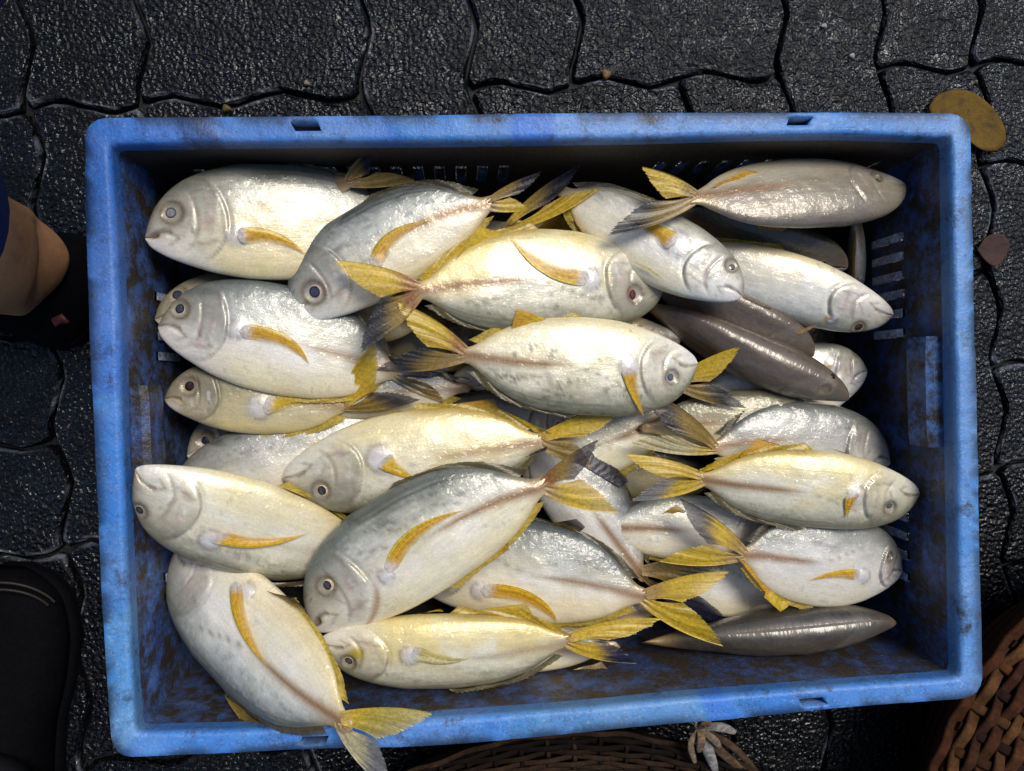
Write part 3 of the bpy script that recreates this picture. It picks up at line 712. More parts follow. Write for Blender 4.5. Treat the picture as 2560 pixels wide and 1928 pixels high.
    # eye
    if not noeye:
        ep = Sw + X * ex + Y * (ey if roll == 0 else ey) + Z * 0
        zs_ = zsurf([ep], er * .45)[0]
        if zs_ > 0:
            ep = np.array([ep[0], ep[1], zs_])
            def nrm_at(p):
                h = er * .8
                a = zsurf([p + X * h, p - X * h, p + Y * h, p - Y * h], er * .4)
                a = np.where(a < 0, zs_ - .004, a)
                gx = (a[0] - a[1]) / (2 * h); gy = (a[2] - a[3]) / (2 * h)
                gx, gy = np.clip(gx, -.7, .7), np.clip(gy, -.7, .7)
                v = np.array([0, 0, 1.]) - X * gx - Y * gy; return v / np.linalg.norm(v)
            N = nrm_at(ep); A = X - N * (X @ N); A /= np.linalg.norm(A); B = np.cross(N, A)
            def dome(name, R, h, base, cf, par, off=(0, 0)):
                nr_, na = 7, 22; Vd = []; Cd = []
                for i in range(nr_):
                    q = i / (nr_ - 1)
                    for k in range(na):
                        a = 2 * np.pi * k / na
                        Vd.append(ep + A * (R * q * math.cos(a) + off[0]) + B * (R * q * math.sin(a) * .97 + off[1]) + N * (base + h * (1 - q ** 2.2))); Cd.append(cf(q))
                return mesh(name, Vd, grid_faces(nr_, na, True), M_EYE, par, col=np.array(Cd))
            ec = np.array(eyec)
            eo = dome('eye', er * .92, er * .30, -.0016, lambda q: lerp(ec * 1.12, ec * .30, ss(.78, .99, np.array(q))) * rng.uniform(.8, 1.15), root)
            dome('pupil', er * .55, er * .09, -.0016 + er * .245, lambda q: np.array(pupc) * rng.uniform(.7, 1.3) if q < .8 else np.array(pupc) * .3, eo, (er * .05, er * .03))
    if 40 <= roll < 60:
        q = np.linspace(.34, .90, 26); Hq = np.interp(q, s, H); cq = np.interp(q, s, cy)
        Rr = [Sw + X * (a * L) + Y * (c_ + h_ * cr * .97) + Z * (h_ * sr * .97) for a, h_, c_ in zip(q, Hq, cq)]
        Tt_ = [r_ + X * .005 - Y * .002 + Z * (.0011 + .003 * math.exp(-k_ / 4.)) for k_, r_ in enumerate(Rr)]
        fan('dorsal_fin', M_FIN, root, Rr, Tt_, c0=tuple(back * .7), c1=tuple(back * 1.3), nray=20, nl=5, jag=.03, seed=sd_ + 33, ray=.0003, clear=.2)
    if not lo and abs(roll) < 20:
        q = np.linspace(.50, .915, 24)
        for sg_, colr_, nm_, hh in ((1, lerp(np.array([back]) * .32, OLV, np.array([.22]))[0], 'dorsal_fin', .0021), (-1, (.50, .36, .05) if yel > .12 else (.45, .42, .34), 'anal_fin', .0036)):
            cyq = np.interp(q, s, cy + sg_ * H * .985); zq_ = np.interp(q, s, zb)
            Rr = [Sw + X * (a * L) + Y * b + Z * c for a, b, c in zip(q, cyq, zq_)]
            Tt_ = [r_ + X * .0065 + Y * sg_ * (hh * (.55 + .9 * math.exp(-k_ / 4.))) for k_, r_ in enumerate(Rr)]
            fan(nm_, M_FIN, root, Rr, Tt_, c0=colr_, c1=colr_, nray=22, nl=5, jag=.09, seed=sd_ + 31, ray=.0002, clear=.15)
    # tail
    if tail:
        hw = ped * 1.2
        for idx, lobe in enumerate(tail):
            tx, ty = lobe[0], lobe[1]; c0, c1, dk = lobe[2], lobe[3], lobe[4]
            tipw = D(tx, ty, P[2] + tailz[idx])
            d = tipw - Pw; side = np.sign(d @ Y) or 1
            other = tail[1 - idx] if len(tail) > 1 else None
            if other is not None:
                ow = D(other[0], other[1], P[2] + tailz[1 - idx]); mid = (tipw + ow) / 2 - Pw
                fork = Pw + mid / np.linalg.norm(mid) * min(np.linalg.norm(d) * .37, np.linalg.norm(mid) * .66)
                sgn = np.sign(np.cross(mid[:2], d[:2]) * np.cross(mid[:2], Y[:2])) or 1
            else: fork = Pw + d * .35; sgn = side
            perp = np.cross([0, 0, 1.], d); perp /= np.linalg.norm(perp)
            if np.dot(perp, fork - Pw - d * .3) > 0: perp = -perp      # outward side
            ra = Pw - X * .010 + Y * hw * sgn + Z * .0015; rb = Pw - X * .004 - Y * hw * .1 * sgn + Z * .0035
            ln = np.linalg.norm(d)
            m1 = fork * .60 + tipw * .40 - perp * ln * .05; m2 = fork * .25 + tipw * .75 - perp * ln * .035
            fan('tail_fin', M_FIN, root, [ra, rb], [tipw, m2, m1, fork], bendv=perp * ln * .07, c0=c0, c1=c1, dark=dk, nray=20, nl=16, jag=.03, seed=sd_ + idx, droop=0, stalk=True, clear=.20)
    if pect:
        rt, tp, bv = pect[0], pect[1], pect[2]; pc = pect[3] if len(pect) > 3 else (YEL, ORG)
        zq = zc + .02
        R_ = [D(x, y, zq) for x, y in rt]; T_ = [D(x, y, zq) for x, y in tp]
        bvw = D(rt[0][0] + bv[0], rt[0][1] + bv[1], zq) - D(rt[0][0], rt[0][1], zq)
        zl = lambda q: zsurf(q, .005) + .0006
        for A_ in (R_, T_):
            for q in A_: zz_ = zsurf([q], .007)[0]; q[2] = (zz_ if zz_ > 0 else zc + .005) + .0006
        if len(pect) <= 4: sickle(root, R_[0], R_[-1], T_[0], bvw, pc[0], pc[1], zl, sd_)
        else: fan('pectoral_fin', M_FIN, root, R_, T_, bendv=bvw, c0=pc[0], c1=pc[1], nray=11, nl=18, jag=.02, seed=sd_ + 5, ray=.00015, zf=zl, clear=.5)
    for fi in fins:
        nm, rt, tp, c0, c1, dk = fi[:6]; dz = fi[6] if len(fi) > 6 else .004; on = fi[7] if len(fi) > 7 else False
        def zz3(x, y):
            p = D(x, y, zc); q = (p - Sw) @ X / L
            return S[2] + (P[2] - S[2]) * np.clip(q, 0, 1)
        R_ = [D(x, y, zz3(x, y)) for x, y in rt]; T_ = [D(x, y, zz3(x, y) + dz) for x, y in tp]
        fan(nm, M_FIN, root, R_, T_, c0=c0, c1=c1, dark=dk, nray=15, nl=9, jag=.03, seed=sd_ + 7, zf=(lambda q: zsurf(q, .005) + .001) if on else None)
    return root
def mesh_mixed(name, V, Q, T, mat, parent, col, fs):
    me = bpy.data.meshes.new(name); off = np.array(parent.location)
    nq, ntr = len(Q), len(T)
    me.vertices.add(len(V)); me.vertices.foreach_set('co', (V - off).astype(np.float32).ravel())
    me.loops.add(nq * 4 + ntr * 3); me.loops.foreach_set('vertex_index', np.r_[Q.ravel(), T.ravel()].astype(np.int32))
    me.polygons.add(nq + ntr); me.polygons.foreach_set('loop_start', np.r_[np.arange(nq) * 4, nq * 4 + np.arange(ntr) * 3].astype(np.int32))
    me.update(calc_edges=True); me.validate()
    me.polygons.foreach_set('use_smooth', np.ones(nq + ntr, dtype=bool))
    c = np.ones((len(V), 4), np.float32); c[:, :3] = col
    me.attributes.new('col', 'FLOAT_COLOR', 'POINT').data.foreach_set('color', c.ravel())
    me.attributes.new('fs', 'FLOAT_VECTOR', 'POINT').data.foreach_set('vector', np.asarray(fs, np.float32).ravel())
    me.update(); me.materials.append(mat)
    o = bpy.data.objects.new(name, me); o.parent = parent; COL.objects.link(o); return o

AN, DO, PV = 'anal_fin', 'dorsal_fin', 'pelvic_fin'
# --- lower layers first (positions in display pixels, heights in metres)
fish('dark green fish head peeping out behind the bluish white fish at the left wall', (336, 690, 0.106), (860, 640, 0.068), 92, 70, 'U', 'olive', eye=(388, 640), eyer=19, eyec=(.35, .33, .27), yel=.1, headtint=.6)
fish('small olive fish head with orange ringed eye low at the left wall', (357, 862, 0.104), (765, 880, 0.098), 88, 66, 'U', 'olive', eye=(404, 835), eyer=20, eyec=(.42, .22, .12), pupc=(.02, .012, .01), yel=.3, blend=.1,
     tail=[(810, 736, YEL, YEL, None), (908, 864, OLV, OLV, DRK)], tailz=(.02, .008), pect=([(562, 860), (560, 900)], [(722, 866), (680, 884), (600, 896)], (0, -10), (OLV, YEL)))
fish('grey fish head with round black eye lowest at the left under the olive head', (405, 985, 0.073), (790, 930, 0.048), 100, 60, 'U', 'grey', eye=(446, 952), eyer=18, eyec=(.30, .26, .22), lo=True, yel=0)
fish('broad silver grey back lying across the left middle beneath two yellow bellied fish', (372, 1088, 0.096), (930, 905, 0.080), 112, 70, 'U', 'grey', eye=0, yel=.2, mott=.6, stripes=.9, headtint=.1, gill=0, mouth=0,
     fins=[(DO, [(535, 925), (575, 905)], [(592, 868), (602, 872)], ORG, ORG, None, .012), (DO, [(565, 915), (650, 893)], [(630, 870), (652, 886)], OLV, OLV, DRK, .01), (PV, [(580, 1040), (620, 1050)], [(640, 1062), (650, 1068)], OLV, OLV, None)])
fish('fish tail with peach coloured base standing against the back wall at upper left', (470, 480, .068), (772, 389, .116), 50, 56, 'U', 'olive', eye=0, lo=True, tail=[(800, 322, TAN, OLV, DRK), (897, 390, TAN, OLV, None)], tailz=(.015, .0),
     fins=[(DO, [(775, 400), (690, 388)], [(745, 374), (682, 377)], OLV, OLV, None)])
fish('fish with frayed olive tail tip poking up behind the silver curved fish', (520, 560, 0.068), (822, 425, 0.106), 60, 60, 'U', 'dark', eye=0, lo=True, tail=[(906, 372, OLV, OLV, DRK), (934, 402, OLV, OLV, None)],
     fins=[(DO, [(742, 405), (800, 446)], [(826, 396), (842, 412)], GRY, DRK, None)])
fish('fish whose black tipped yellow tail fans up beside the silver curved fish', (790, 640, .06), (1118, 482, .102), 60, 60, 'U', 'silver', eye=0, lo=True, tail=[(1254, 356, YEL, OLV, DRK), (1294, 409, YEL, YEL, None)], tailz=(.012, .01))
fish('yellowish fish mostly hidden with orange fin between two tails at the top centre', (1480, 610, .062), (1120, 490, .066), 56, 70, 'D', 'yellow', eye=0, lo=True, yel=.8, fins=[(AN, [(1150, 505), (1225, 508)], [(1205, 456), (1224, 480)], ORG, ORG, None, .02)])
fish('half hidden brownish fish with a dark tail behind the red tailed fish', (600, 660, 0.076), (925, 702, 0.090), 70, 60, 'U', 'olive', eye=0, lo=True, yel=.8, tail=[(1014, 688, OLV, OLV, DRK), (978, 768, YEL, OLV, DRK)])
fish('pale fish snout peeping out under the blue eyed white fish at centre', (978, 815, 0.076), (1330, 850, 0.070), 46, 40, 'U', 'cream', eye=0, yel=.2)
fish('dark slate fish back between the yellow bellied fish and the blue eyed fish', (1243, 922, 0.086), (900, 915, 0.078), 70, 50, 'U', 'grey', eye=(1207, 918), eyer=14, eyec=(.25, .2, .18), pupc=(.16, .12, .11), yel=0, stripes=.2, blend=.6)
fish('fish whose yellow tail fans out right of the blue eyed fish head', (1120, 800, 0.068), (1480, 832, 0.096), 50, 50, 'U', 'brown', eye=0, lo=True, tail=[(1600, 748, TAN, YEL, None), (1610, 882, TAN, OLV, DRK)], tailz=(.016, .01))
fish('pinkish fish with brown scute line lying under the blue eyed fish', (1130, 1035, 0.070), (1465, 886, 0.082), 70, 72, 'U', 'cream', eye=0, yel=.15, scut=1.0, tail=[(1575, 850, TAN, OLV, None), (1572, 897, TAN, OLV, None)])
fish('silver grey fish back tucked under the tail of the bluish white fish', (620, 872, .088), (1010, 838, .092), 58, 48, 'U', 'grey', eye=0, mott=.7, stripes=.8, gill=0)
fish('olive fish mostly hidden between the dark backs and the grey fish at right', (1770, 905, .088), (1390, 925, .090), 72, 60, 'U', 'olive', eye=0, yel=.4, lo=True)
fish('shaded fish hidden under the red eyed fish and the dark backs', (1470, 735, .082), (1100, 700, .082), 60, 50, 'D', 'dark', eye=0, lo=True)
fish('dark fish deep in the gap left of the yellow bellied fish at right', (1260, 1010, 0.063), (1560, 1040, 0.063), 60, 60, 'U', 'dark', eye=0, lo=True)
fish('fish lying deepest in the gap at the centre of the crate', (1080, 760, 0.056), (760, 700, 0.056), 80, 70, 'U', 'dark', eye=0, lo=True)
fish('upright narrow fish with orange edge wedged at the right wall', (1850, 650, .05), (1850, 455, .066), 18, 20, 'L', 'white', roll=0, eye=0, lo=True, yel=.4, T=.1, fins=[(AN, [(1842, 500), (1838, 615)], [(1850, 500), (1846, 620)], ORG, ORG, None, .02)])
fish('dark brown fish back with black eye below the top right fish', (1830, 578, 0.086), (1440, 455, 0.076), 62, 62, 'U', 'dark', roll=45, eye=(1779, 571), eyer=15, eyec=(.10, .085, .06), pupc=(.008, .008, .01), yel=0, gill=.3, headtint=0, stripes=0, T=.085)
fish('white cheeked fish facing the right wall behind the dark backed fish', (1872, 800, 0.074), (1500, 860, 0.063), 84, 98, 'U', 'white', eye=(1861, 757), eyer=13, eyec=(.2, .17, .12), yel=.1, gs=.19, pect=([(1785, 792), (1812, 786)], [(1775, 822), (1785, 828), (1800, 806)], (0, 0), (ORG, TAN), 'fan'))
fish('brown backed fish with ringed eye, upper of two dark backs at right', (1757, 768, .09), (1395, 600, .08), 66, 66, 'U', 'brown', roll=48, eye=(1713, 759), eyer=14, eyec=(.42, .33, .18), pupc=(.05, .035, .02), yel=0, gill=.35, headtint=0, stripes=0, T=.09, blend=.4)
fish('brown backed fish with glossy spine, lower of two dark backs at right', (1832, 862, .105), (1390, 655, .082), 60, 60, 'U', 'brown', roll=62, eye=(1787, 812), eyer=13, eyec=(.14, .10, .08), pupc=(.03, .02, .02), yel=0, gill=.25, headtint=0, stripes=0, T=.10, blend=.5, bend=-6)
fish('white bellied fish pointing right with yellow fin on top', (1928, 680, 0.106), (1430, 545, 0.090), 82, 64, 'D', 'white', roll=-14, bend=-9, eye=(1860, 705), eyer=15, eyec=(.22, .13, .07), pupc=(.05, .03, .02), yel=.08, headtint=.5, scut=.2,
     pect=([(1805, 688), (1788, 680)], [(1732, 714), (1745, 722), (1775, 712)], (0, 0), (TAN, TAN), 'fan'),
     fins=[(AN, [(1712, 556), (1590, 560)], [(1652, 526), (1580, 556)], ORG, ORG, None, .006), (PV, [(1842, 614), (1785, 592)], [(1812, 592), (1782, 588)], ORG, PAL, None, .006)])
fish('grey silver fish back with pale spread tail above the yellow bellied fish at right', (1922, 1000, 0.086), (1525, 968, 0.100), 112, 60, 'U', 'grey', bend=9, eye=0, yel=.1, mott=.5, blend=.15, stripes=.4, headtint=.1,
     tail=[(1382, 833, OLV, OLV, DRK), (1360, 957, YEL, PAL, None)], tailz=(.012, .006))
fish('long brown back lying lowest along the front wall at right', (1934, 1345, .110), (1395, 1388, .090), 54, 54, 'U', 'dark', roll=62, eye=0, yel=.1, T=.095, gill=.2, blend=.4, stripes=0, headtint=0)
fish('white fish flank with orange scute line behind the lower right silver fish', (1700, 1175, 0.081), (1290, 1140, 0.083), 90, 60, 'U', 'white', eye=0, yel=.3, scut=1, stripes=.3, gill=.3,
     fins=[(DO, [(1390, 1135), (1470, 1115)], [(1462, 1090), (1482, 1104)], YEL, ORG, None, .012)])
fish('white belly bulging out under the lower right silver fish', (1420, 1225, 0.076), (1800, 1240, 0.076), 70, 108, 'U', 'white', eye=0, yel=.1, gill=.2)
fish('pale striped fish tail stalk pinned between two yellow tails at the front', (960, 1392, .068), (1440, 1312, .083), 50, 44, 'U', 'yellow', eye=0, lo=True, yel=.6, scut=1)
fish('pale fish edge showing under the yellow blotched fish at the front wall', (850, 1415, .092), (1330, 1398, .096), 56, 50, 'U', 'white', eye=0, lo=True, yel=0, fins=[(AN, [(1225, 1450), (1300, 1430)], [(1300, 1470), (1318, 1450)], TAN, TAN, None), (AN, [(1050, 1486), (1095, 1478)], [(1085, 1502), (1105, 1490)], TAN, TAN, None)])
fish('grey fish lying head up across the centre with black folded fin', (1150, 905, 0.070), (1392, 1250, 0.084), 80, 95, 'R', 'grey', eye=0, yel=.05, blend=-.45, scut=.8, stripes=.2, gill=.2,
     tail=[(1582, 1214, TAN, OLV, DRK), (1606, 1386, OLV, DBL, DBL)], tailz=(.02, .0), fins=[(DO, [(1238, 992), (1335, 1050)], [(1284, 958), (1358, 1040)], DBL, DRK, None, .003, True)])
fish('broad silver fish with spread yellow tail low in the front centre', (850, 1220, .072), (1408, 1292, .100), 128, 96, 'U', 'bluesilver', bend=8, eye=0, yel=.35, mott=.5, stripes=.9, scut=.7, blend=-.1,
     tail=[(1578, 1234, TAN, YEL, YEL), (1563, 1397, YEL, YEL, None)], tailz=(.012, .012),
     pect=([(1040, 1268), (1038, 1297)], [(1210, 1356), (1130, 1318), (1060, 1298)], (26, -24)), fins=[(DO, [(1188, 1130), (1252, 1150)], [(1246, 1121), (1264, 1138)], OLV, DRK, None, .008)])
fish('lower right silver fish with blunt head at the wall and yellow black tail', (1948, 1232, .098), (1588, 1196, .116), 108, 100, 'U', 'grey', eye=(1946, 1212), eyer=11, eyec=(.35, .28, .16), yel=.15, blend=-.22, gs=.16, mott=.3, scut=.8,
     tail=[(1470, 1077, TAN, YEL, DRK), (1424, 1213, TAN, YEL, None)], tailz=(.008, .0), pect=([(1880, 1240), (1874, 1264)], [(1760, 1264), (1800, 1262), (1850, 1264)], (0, -10)),
     fins=[(AN, [(1705, 1306), (1655, 1262)], [(1686, 1322), (1650, 1290)], YEL, YEL, None), (AN, [(1668, 1280), (1600, 1200)], [(1655, 1282), (1594, 1206)], ORG, ORG, None)])
fish('yellow bellied fish lying along the right side with yellow forked tail', (1985, 1066, 0.118), (1498, 1034, 0.116), 98, 78, 'D', 'yellow', roll=-8, bend=-6, zbend=.004, eye=(1926, 1095), eyer=15, eyec=(.48, .42, .28), pupc=(.10, .10, .11), yel=.9, headtint=.5, scut=.8,
     tail=[(1349, 981, YEL, YEL, None), (1366, 1082, YEL, YEL, GRY)], pect=([(1830, 1074), (1862, 1064)], [(1840, 1124), (1838, 1116), (1826, 1100)], (-3, 0), (ORG, ORG)),
     fins=[(AN, [(1712, 968), (1610, 992)], [(1634, 947), (1598, 986)], YEL, ORG, None, .004), (AN, [(1620, 985), (1515, 1022)], [(1604, 975), (1510, 1014)], YEL, YEL, None), (PV, [(1790, 968), (1840, 985)], [(1826, 978), (1846, 988)], PAL, PAL, None)])
fish('bluish white fish with yellow side fin, second head down the left wall', (343, 706, 0.116), (872, 812, 0.096), 132, 98, 'U', 'bluesilver', bend=6, zbend=.004, eye=(390, 668), eyer=20, eyec=(.45, .42, .38), pupc=(.045, .05, .06), yel=.15, mott=.25, blend=-.12, gs=.255, stripes=.2,
     tail=[(970, 796, GRY, DBL, DBL), (963, 869, GRY, OLV, None)], pect=([(518, 700), (518, 730)], [(664, 788), (615, 752), (550, 727)], (24, -20)))
fish('large silver fish at the upper left with gaping mouth', (315, 515, 0.126), (915, 515, 0.090), 145, 96, 'U', 'silver', bend=6, zbend=.005, eye=(378, 467), eyer=22, eyec=(.66, .50, .36), pupc=(.20, .21, .23), yel=.55, mott=.3, headtint=.25, openm=.035, gs=.27, stripes=.5, blend=.05,
     pect=([(514, 497), (520, 529)], [(660, 550), (610, 540), (545, 533)], (6, -22)))
fish('belly up fish with white jaw resting on the left wall of the crate', (295, 1012, .150), (810, 1195, .094), 158, 58, 'D', 'cream', roll=-10, bend=-10, eye=(305, 1090), eyer=17, eyec=(.33, .28, .2), pupc=(.05, .05, .05), yel=.35, headtint=.45, gs=.25, scut=.2,
     pect=([(448, 1166), (478, 1146)], [(655, 1164), (580, 1182), (500, 1166)], (-4, 24)), fins=[(PV, [(500, 1040), (560, 1050)], [(545, 1052), (575, 1058)], PAL, TAN, None)])
fish('large fish in the lower left corner with its tail over the rim', (385, 1180, 0.093), (752, 1572, 0.183), 150, 84, 'L', 'bluesilver', eye=0, yel=.1, blend=-.1, mott=.35, gs=.24, scut=1, stripes=.4, gill=.6, zbend=-.008,
     tail=[(934, 1541, YEL, (.42, .34, .05), None), (842, 1712, PAL, PAL, GRY)], tailz=(.0, .0), pect=([(466, 1284), (496, 1280)], [(580, 1448), (548, 1400), (512, 1325)], (-26, 6)),
     fins=[(DO, [(484, 1500), (560, 1562)], [(524, 1564), (552, 1572)], OLV, OLV, None, -.01), (PV, [(575, 1276), (650, 1320)], [(636, 1292), (660, 1316)], ORG, OLV, DRK, .01)])
fish('yellow blotched fish in front row with yellow cheek spot', (692, 1384, .122), (1244, 1382, .126), 100, 68, 'D', 'yellow', roll=-8, bend=8, eye=(748, 1438), eyer=17, eyec=(.55, .42, .32), pupc=(.09, .085, .10), yel=1.0, cheek=1.0, headtint=.3, gs=.25, scut=.4,
     tail=[(1430, 1336, YEL, YEL, None), (1376, 1434, YEL, YEL, DBL)], tailz=(.004, -.004), pect=([(884, 1428), (894, 1398)], [(1015, 1432), (965, 1456), (910, 1440)], (0, 14), (PAL, (.5, .42, .15))),
     fins=[(AN, [(1045, 1314), (1125, 1328)], [(1138, 1304), (1150, 1326)], YEL, YEL, None), (AN, [(1110, 1322), (1228, 1380)], [(1126, 1315), (1236, 1372)], YEL, YEL, None), (PV, [(890, 1328), (930, 1320)], [(952, 1316), (958, 1321)], YEL, YEL, None)])
fish('belly up fish at centre left with red fin base and yellow tail', (612, 1034, .106), (1190, 950, .114), 96, 114, 'D', 'cream', bend=7, zbend=.004, eye=(690, 1063), eyer=20, eyec=(.62, .52, .40), pupc=(.035, .04, .05), yel=.6, headtint=.55, gs=.29, scut=.6,
     tail=[(1354, 875, YEL, YEL, None), (1280, 1008, TAN, OLV, None)], tailz=(.01, 0), pect=([(811, 1008), (842, 976)], [(900, 1036), (880, 1040), (850, 1030)], (-2, 5), (ORG, YEL)),
     fins=[(AN, [(955, 876), (1060, 890)], [(1066, 861), (1078, 886)], YEL, ORG, None), (AN, [(1055, 886), (1185, 945)], [(1072, 880), (1192, 936)], YEL, YEL, None), (DO, [(900, 1036), (962, 1012)], [(970, 978), (966, 1008)], OLV, OLV, DRK, .012), (PV, [(795, 914), (850, 896)], [(848, 888), (872, 888)], YEL, YEL, None), (DO, [(990, 1012), (1180, 960)], [(1010, 1030), (1182, 972)], DRK, DRK, None)])
fish('curved silver fish with purple eye and face turned down at upper centre', (636, 692, .112), (1075, 432, .122), 140, 62, 'U', 'bluesilver', eye=(672, 630), eyer=24, eyec=(.45, .36, .34), pupc=(.05, .055, .10), yel=.2, mott=.8, headtint=.2, blend=.05, gs=.29, stripes=.8, scut=.8,
     tail=[(1170, 370, TAN, OLV, DRK), (1143, 453, TAN, YEL, None)], tailz=(.008, .0), pect=([(792, 568), (818, 582)], [(932, 470), (884, 498), (838, 560)], (-26, -20)), spots=.2)
fish('yellowish fish with red eye and red based tail lying over its neighbour', (1434, 618, .106), (884, 628, .140), 98, 128, 'D', 'cream', eye=(1392, 630), eyer=20, eyec=(.30, .09, .06), pupc=(.10, .03, .025), yel=1.0, headtint=.55, scut=1.0, gs=.25, mott=.5,
     tail=[(722, 562, RED, YEL, None), (778, 762, RED, OLV, DRK)], tailz=(.004, .006), pect=([(1276, 614), (1284, 580)], [(1104, 507), (1160, 556), (1235, 572)], (-14, 26)),
     fins=[(AN, [(1112, 512), (1000, 550)], [(1034, 488), (985, 558)], ORG, YEL, None, .006), (AN, [(1020, 540), (920, 608)], [(995, 530), (905, 602)], YEL, YEL, None, .002), (DO, [(1176, 692), (1122, 716)], [(1116, 666), (1106, 706)], YEL, ORG, None, .01, True)])
fish('front most silver fish with open mouth and long yellow side fin', (675, 1358, .118), (1190, 1040, .136), 165, 82, 'U', 'silver', bend=5, zbend=.004, eye=(698, 1275), eyer=21, eyec=(.64, .56, .46), pupc=(.05, .055, .07), yel=.12, mott=.5, headtint=.2, openm=.06, gs=.27, scut=1.0, stripes=.9, redgill=.8, blend=-.05,
     tail=[(1292, 950, RED, OLV, DRK), (1336, 1108, TAN, YEL, None)], tailz=(.008, .0), pect=([(826, 1238), (852, 1242)], [(1006, 1104), (940, 1148), (868, 1205)], (-32, -22)),
     fins=[(AN, [(1036, 1230), (1085, 1165)], [(1100, 1188), (1096, 1172)], YEL, ORG, None), (AN, [(1070, 1195), (1142, 1070)], [(1086, 1196), (1152, 1066)], YEL, YEL, None)])
fish('white fish with blue eye and dark edged back lying at the centre', (1506, 786, .120), (985, 766, .132), 126, 86, 'D', 'cream', bend=-5, zbend=.004, eye=(1460, 815), eyer=16, eyec=(.50, .46, .40), pupc=(.08, .10, .17), yel=.15, headtint=.15, scut=.9, gs=.25, mott=.6, spots=.5,
     tail=[(856, 650, RED, YEL, None), (810, 801, TAN, OLV, DRK)], tailz=(.012, .0), pect=([(1344, 798), (1378, 792)], [(1404, 905), (1392, 880), (1352, 830)], (-6, 4), (YEL, ORG)))
fish('white fish with orange eye facing down right below the top right fish', (1603, 640, .128), (1205, 408, .098), 84, 84, 'U', 'white', eye=(1577, 578), eyer=15, eyec=(.45, .20, .10), pupc=(.14, .10, .08), yel=.35, headtint=.25, gs=.28, scut=.1, T=.085,
     pect=([(1474, 510), (1446, 542)], [(1352, 458), (1390, 484), (1440, 512)], (2, -7), (YEL, ORG)),
     fins=[(AN, [(1430, 462), (1285, 428)], [(1405, 428), (1284, 410)], YEL, YEL, None, .004), (AN, [(1300, 548), (1248, 482)], [(1258, 505), (1233, 464)], YEL, ORG, None, .004), (PV, [(1425, 610), (1362, 572)], [(1398, 584), (1368, 570)], YEL, PAL, None, .004, True)])
fish('taupe fish with blunt head lying along the back wall at upper right', (1955, 402, 0.114), (1480, 428, 0.136), 92, 86, 'D', 'taupe', roll=24, eye=(1927, 378), eyer=13, eyec=(.30, .26, .19), pupc=(.12, .10, .08), yel=.1, headtint=.1, gill=.5, scut=.7, stripes=.1, mott=.3, blend=.3, mouth=.1,
     tail=[(1387, 360, OLV, YEL, None), (1312, 509, TAN, OLV, DRK)], tailz=(.006, .006),
     fins=[(AN, [(1660, 378), (1560, 408)], [(1610, 366), (1538, 402)], ORG, ORG, None), (PV, [(1840, 378), (1856, 370)], [(1912, 342), (1896, 354)], OLV, OLV, None, .004), (DO, [(1705, 490), (1640, 484)], [(1690, 499), (1636, 494)], TAN, ORG, None)])

# ------------------------------------------------------------------ people at the left edge
M_SKIN = mat_simple('brown_skin', (.50, .245, .115), .45, 260, .18, .0006, .4)
M_SHOE = mat_simple('black_shoe_leather', (.002, .002, .003), .8, 300, .4, .0006, .05)
M_NAVY = mat_simple('navy_trouser_cloth', (.008, .014, .055), .85, 900, .4, .0006, .2)
M_DARKCLOTH = mat_simple('dark_trouser_cloth', (.008, .008, .012), .85, 900, .4, .0006, .2)
def loft(sections, n=28):
    """sections: (centre, half width vector, half height vector)"""
    a = np.linspace(0, 2 * np.pi, n, endpoint=False); V = []
    for c, u, v in sections:
        for t in a: V.append(np.array(c) + np.array(u) * math.cos(t) + np.array(v) * math.sin(t))
    F = [tuple(f) for f in grid_faces(len(sections), n, True)]
    F += [tuple(range(n)), tuple(range((len(sections) - 1) * n, len(sections) * n))[::-1]]
    return V, F
def interp_sections(secs, m=6):
    secs = [tuple(np.array(q, float) for q in s) for s in secs]; out = []
    A = np.array([np.concatenate(s) for s in secs]); x = np.arange(len(A)); xs = np.linspace(0, len(A) - 1, (len(A) - 1) * m + 1)
    B = np.stack([pchip(x, A[:, k], xs) for k in range(9)], -1)
    return [(b[:3], b[3:6], b[6:]) for b in B]
an = at(25, 655, .085)
p1 = empty('person', (an[0], an[1], 0)); tag(p1, 'person in navy trousers standing at left, only brown ankle and black shoe in view', 'person')
fo = at(230, 700, .03)
lg = at(18, 650, .10); LX, LY = lg[0], lg[1]
secs = [((LX - .01, LY + .015, .34), (0, .055, 0), (.052, 0, 0)), ((LX - .004, LY + .008, .20), (0, .048, 0), (.046, 0, 0)), ((LX, LY + .002, .125), (.0, .043, 0), (.040, 0, .010)),
        (at(58, 655, .085), (.003, .041, 0), (.024, 0, .028)), (at(105, 652, .064), (.0, .031, -.002), (.010, 0, .027)), (at(143, 646, .052), (0, .020, 0), (.005, 0, .020)), (at(162, 643, .047), (0, .010, 0), (.002, 0, .011)), (at(170, 642, .045), (0, .002, 0), (.0, 0, .002))]
V, F = loft(interp_sections(secs)); mesh('body', V, F, M_SKIN, p1)
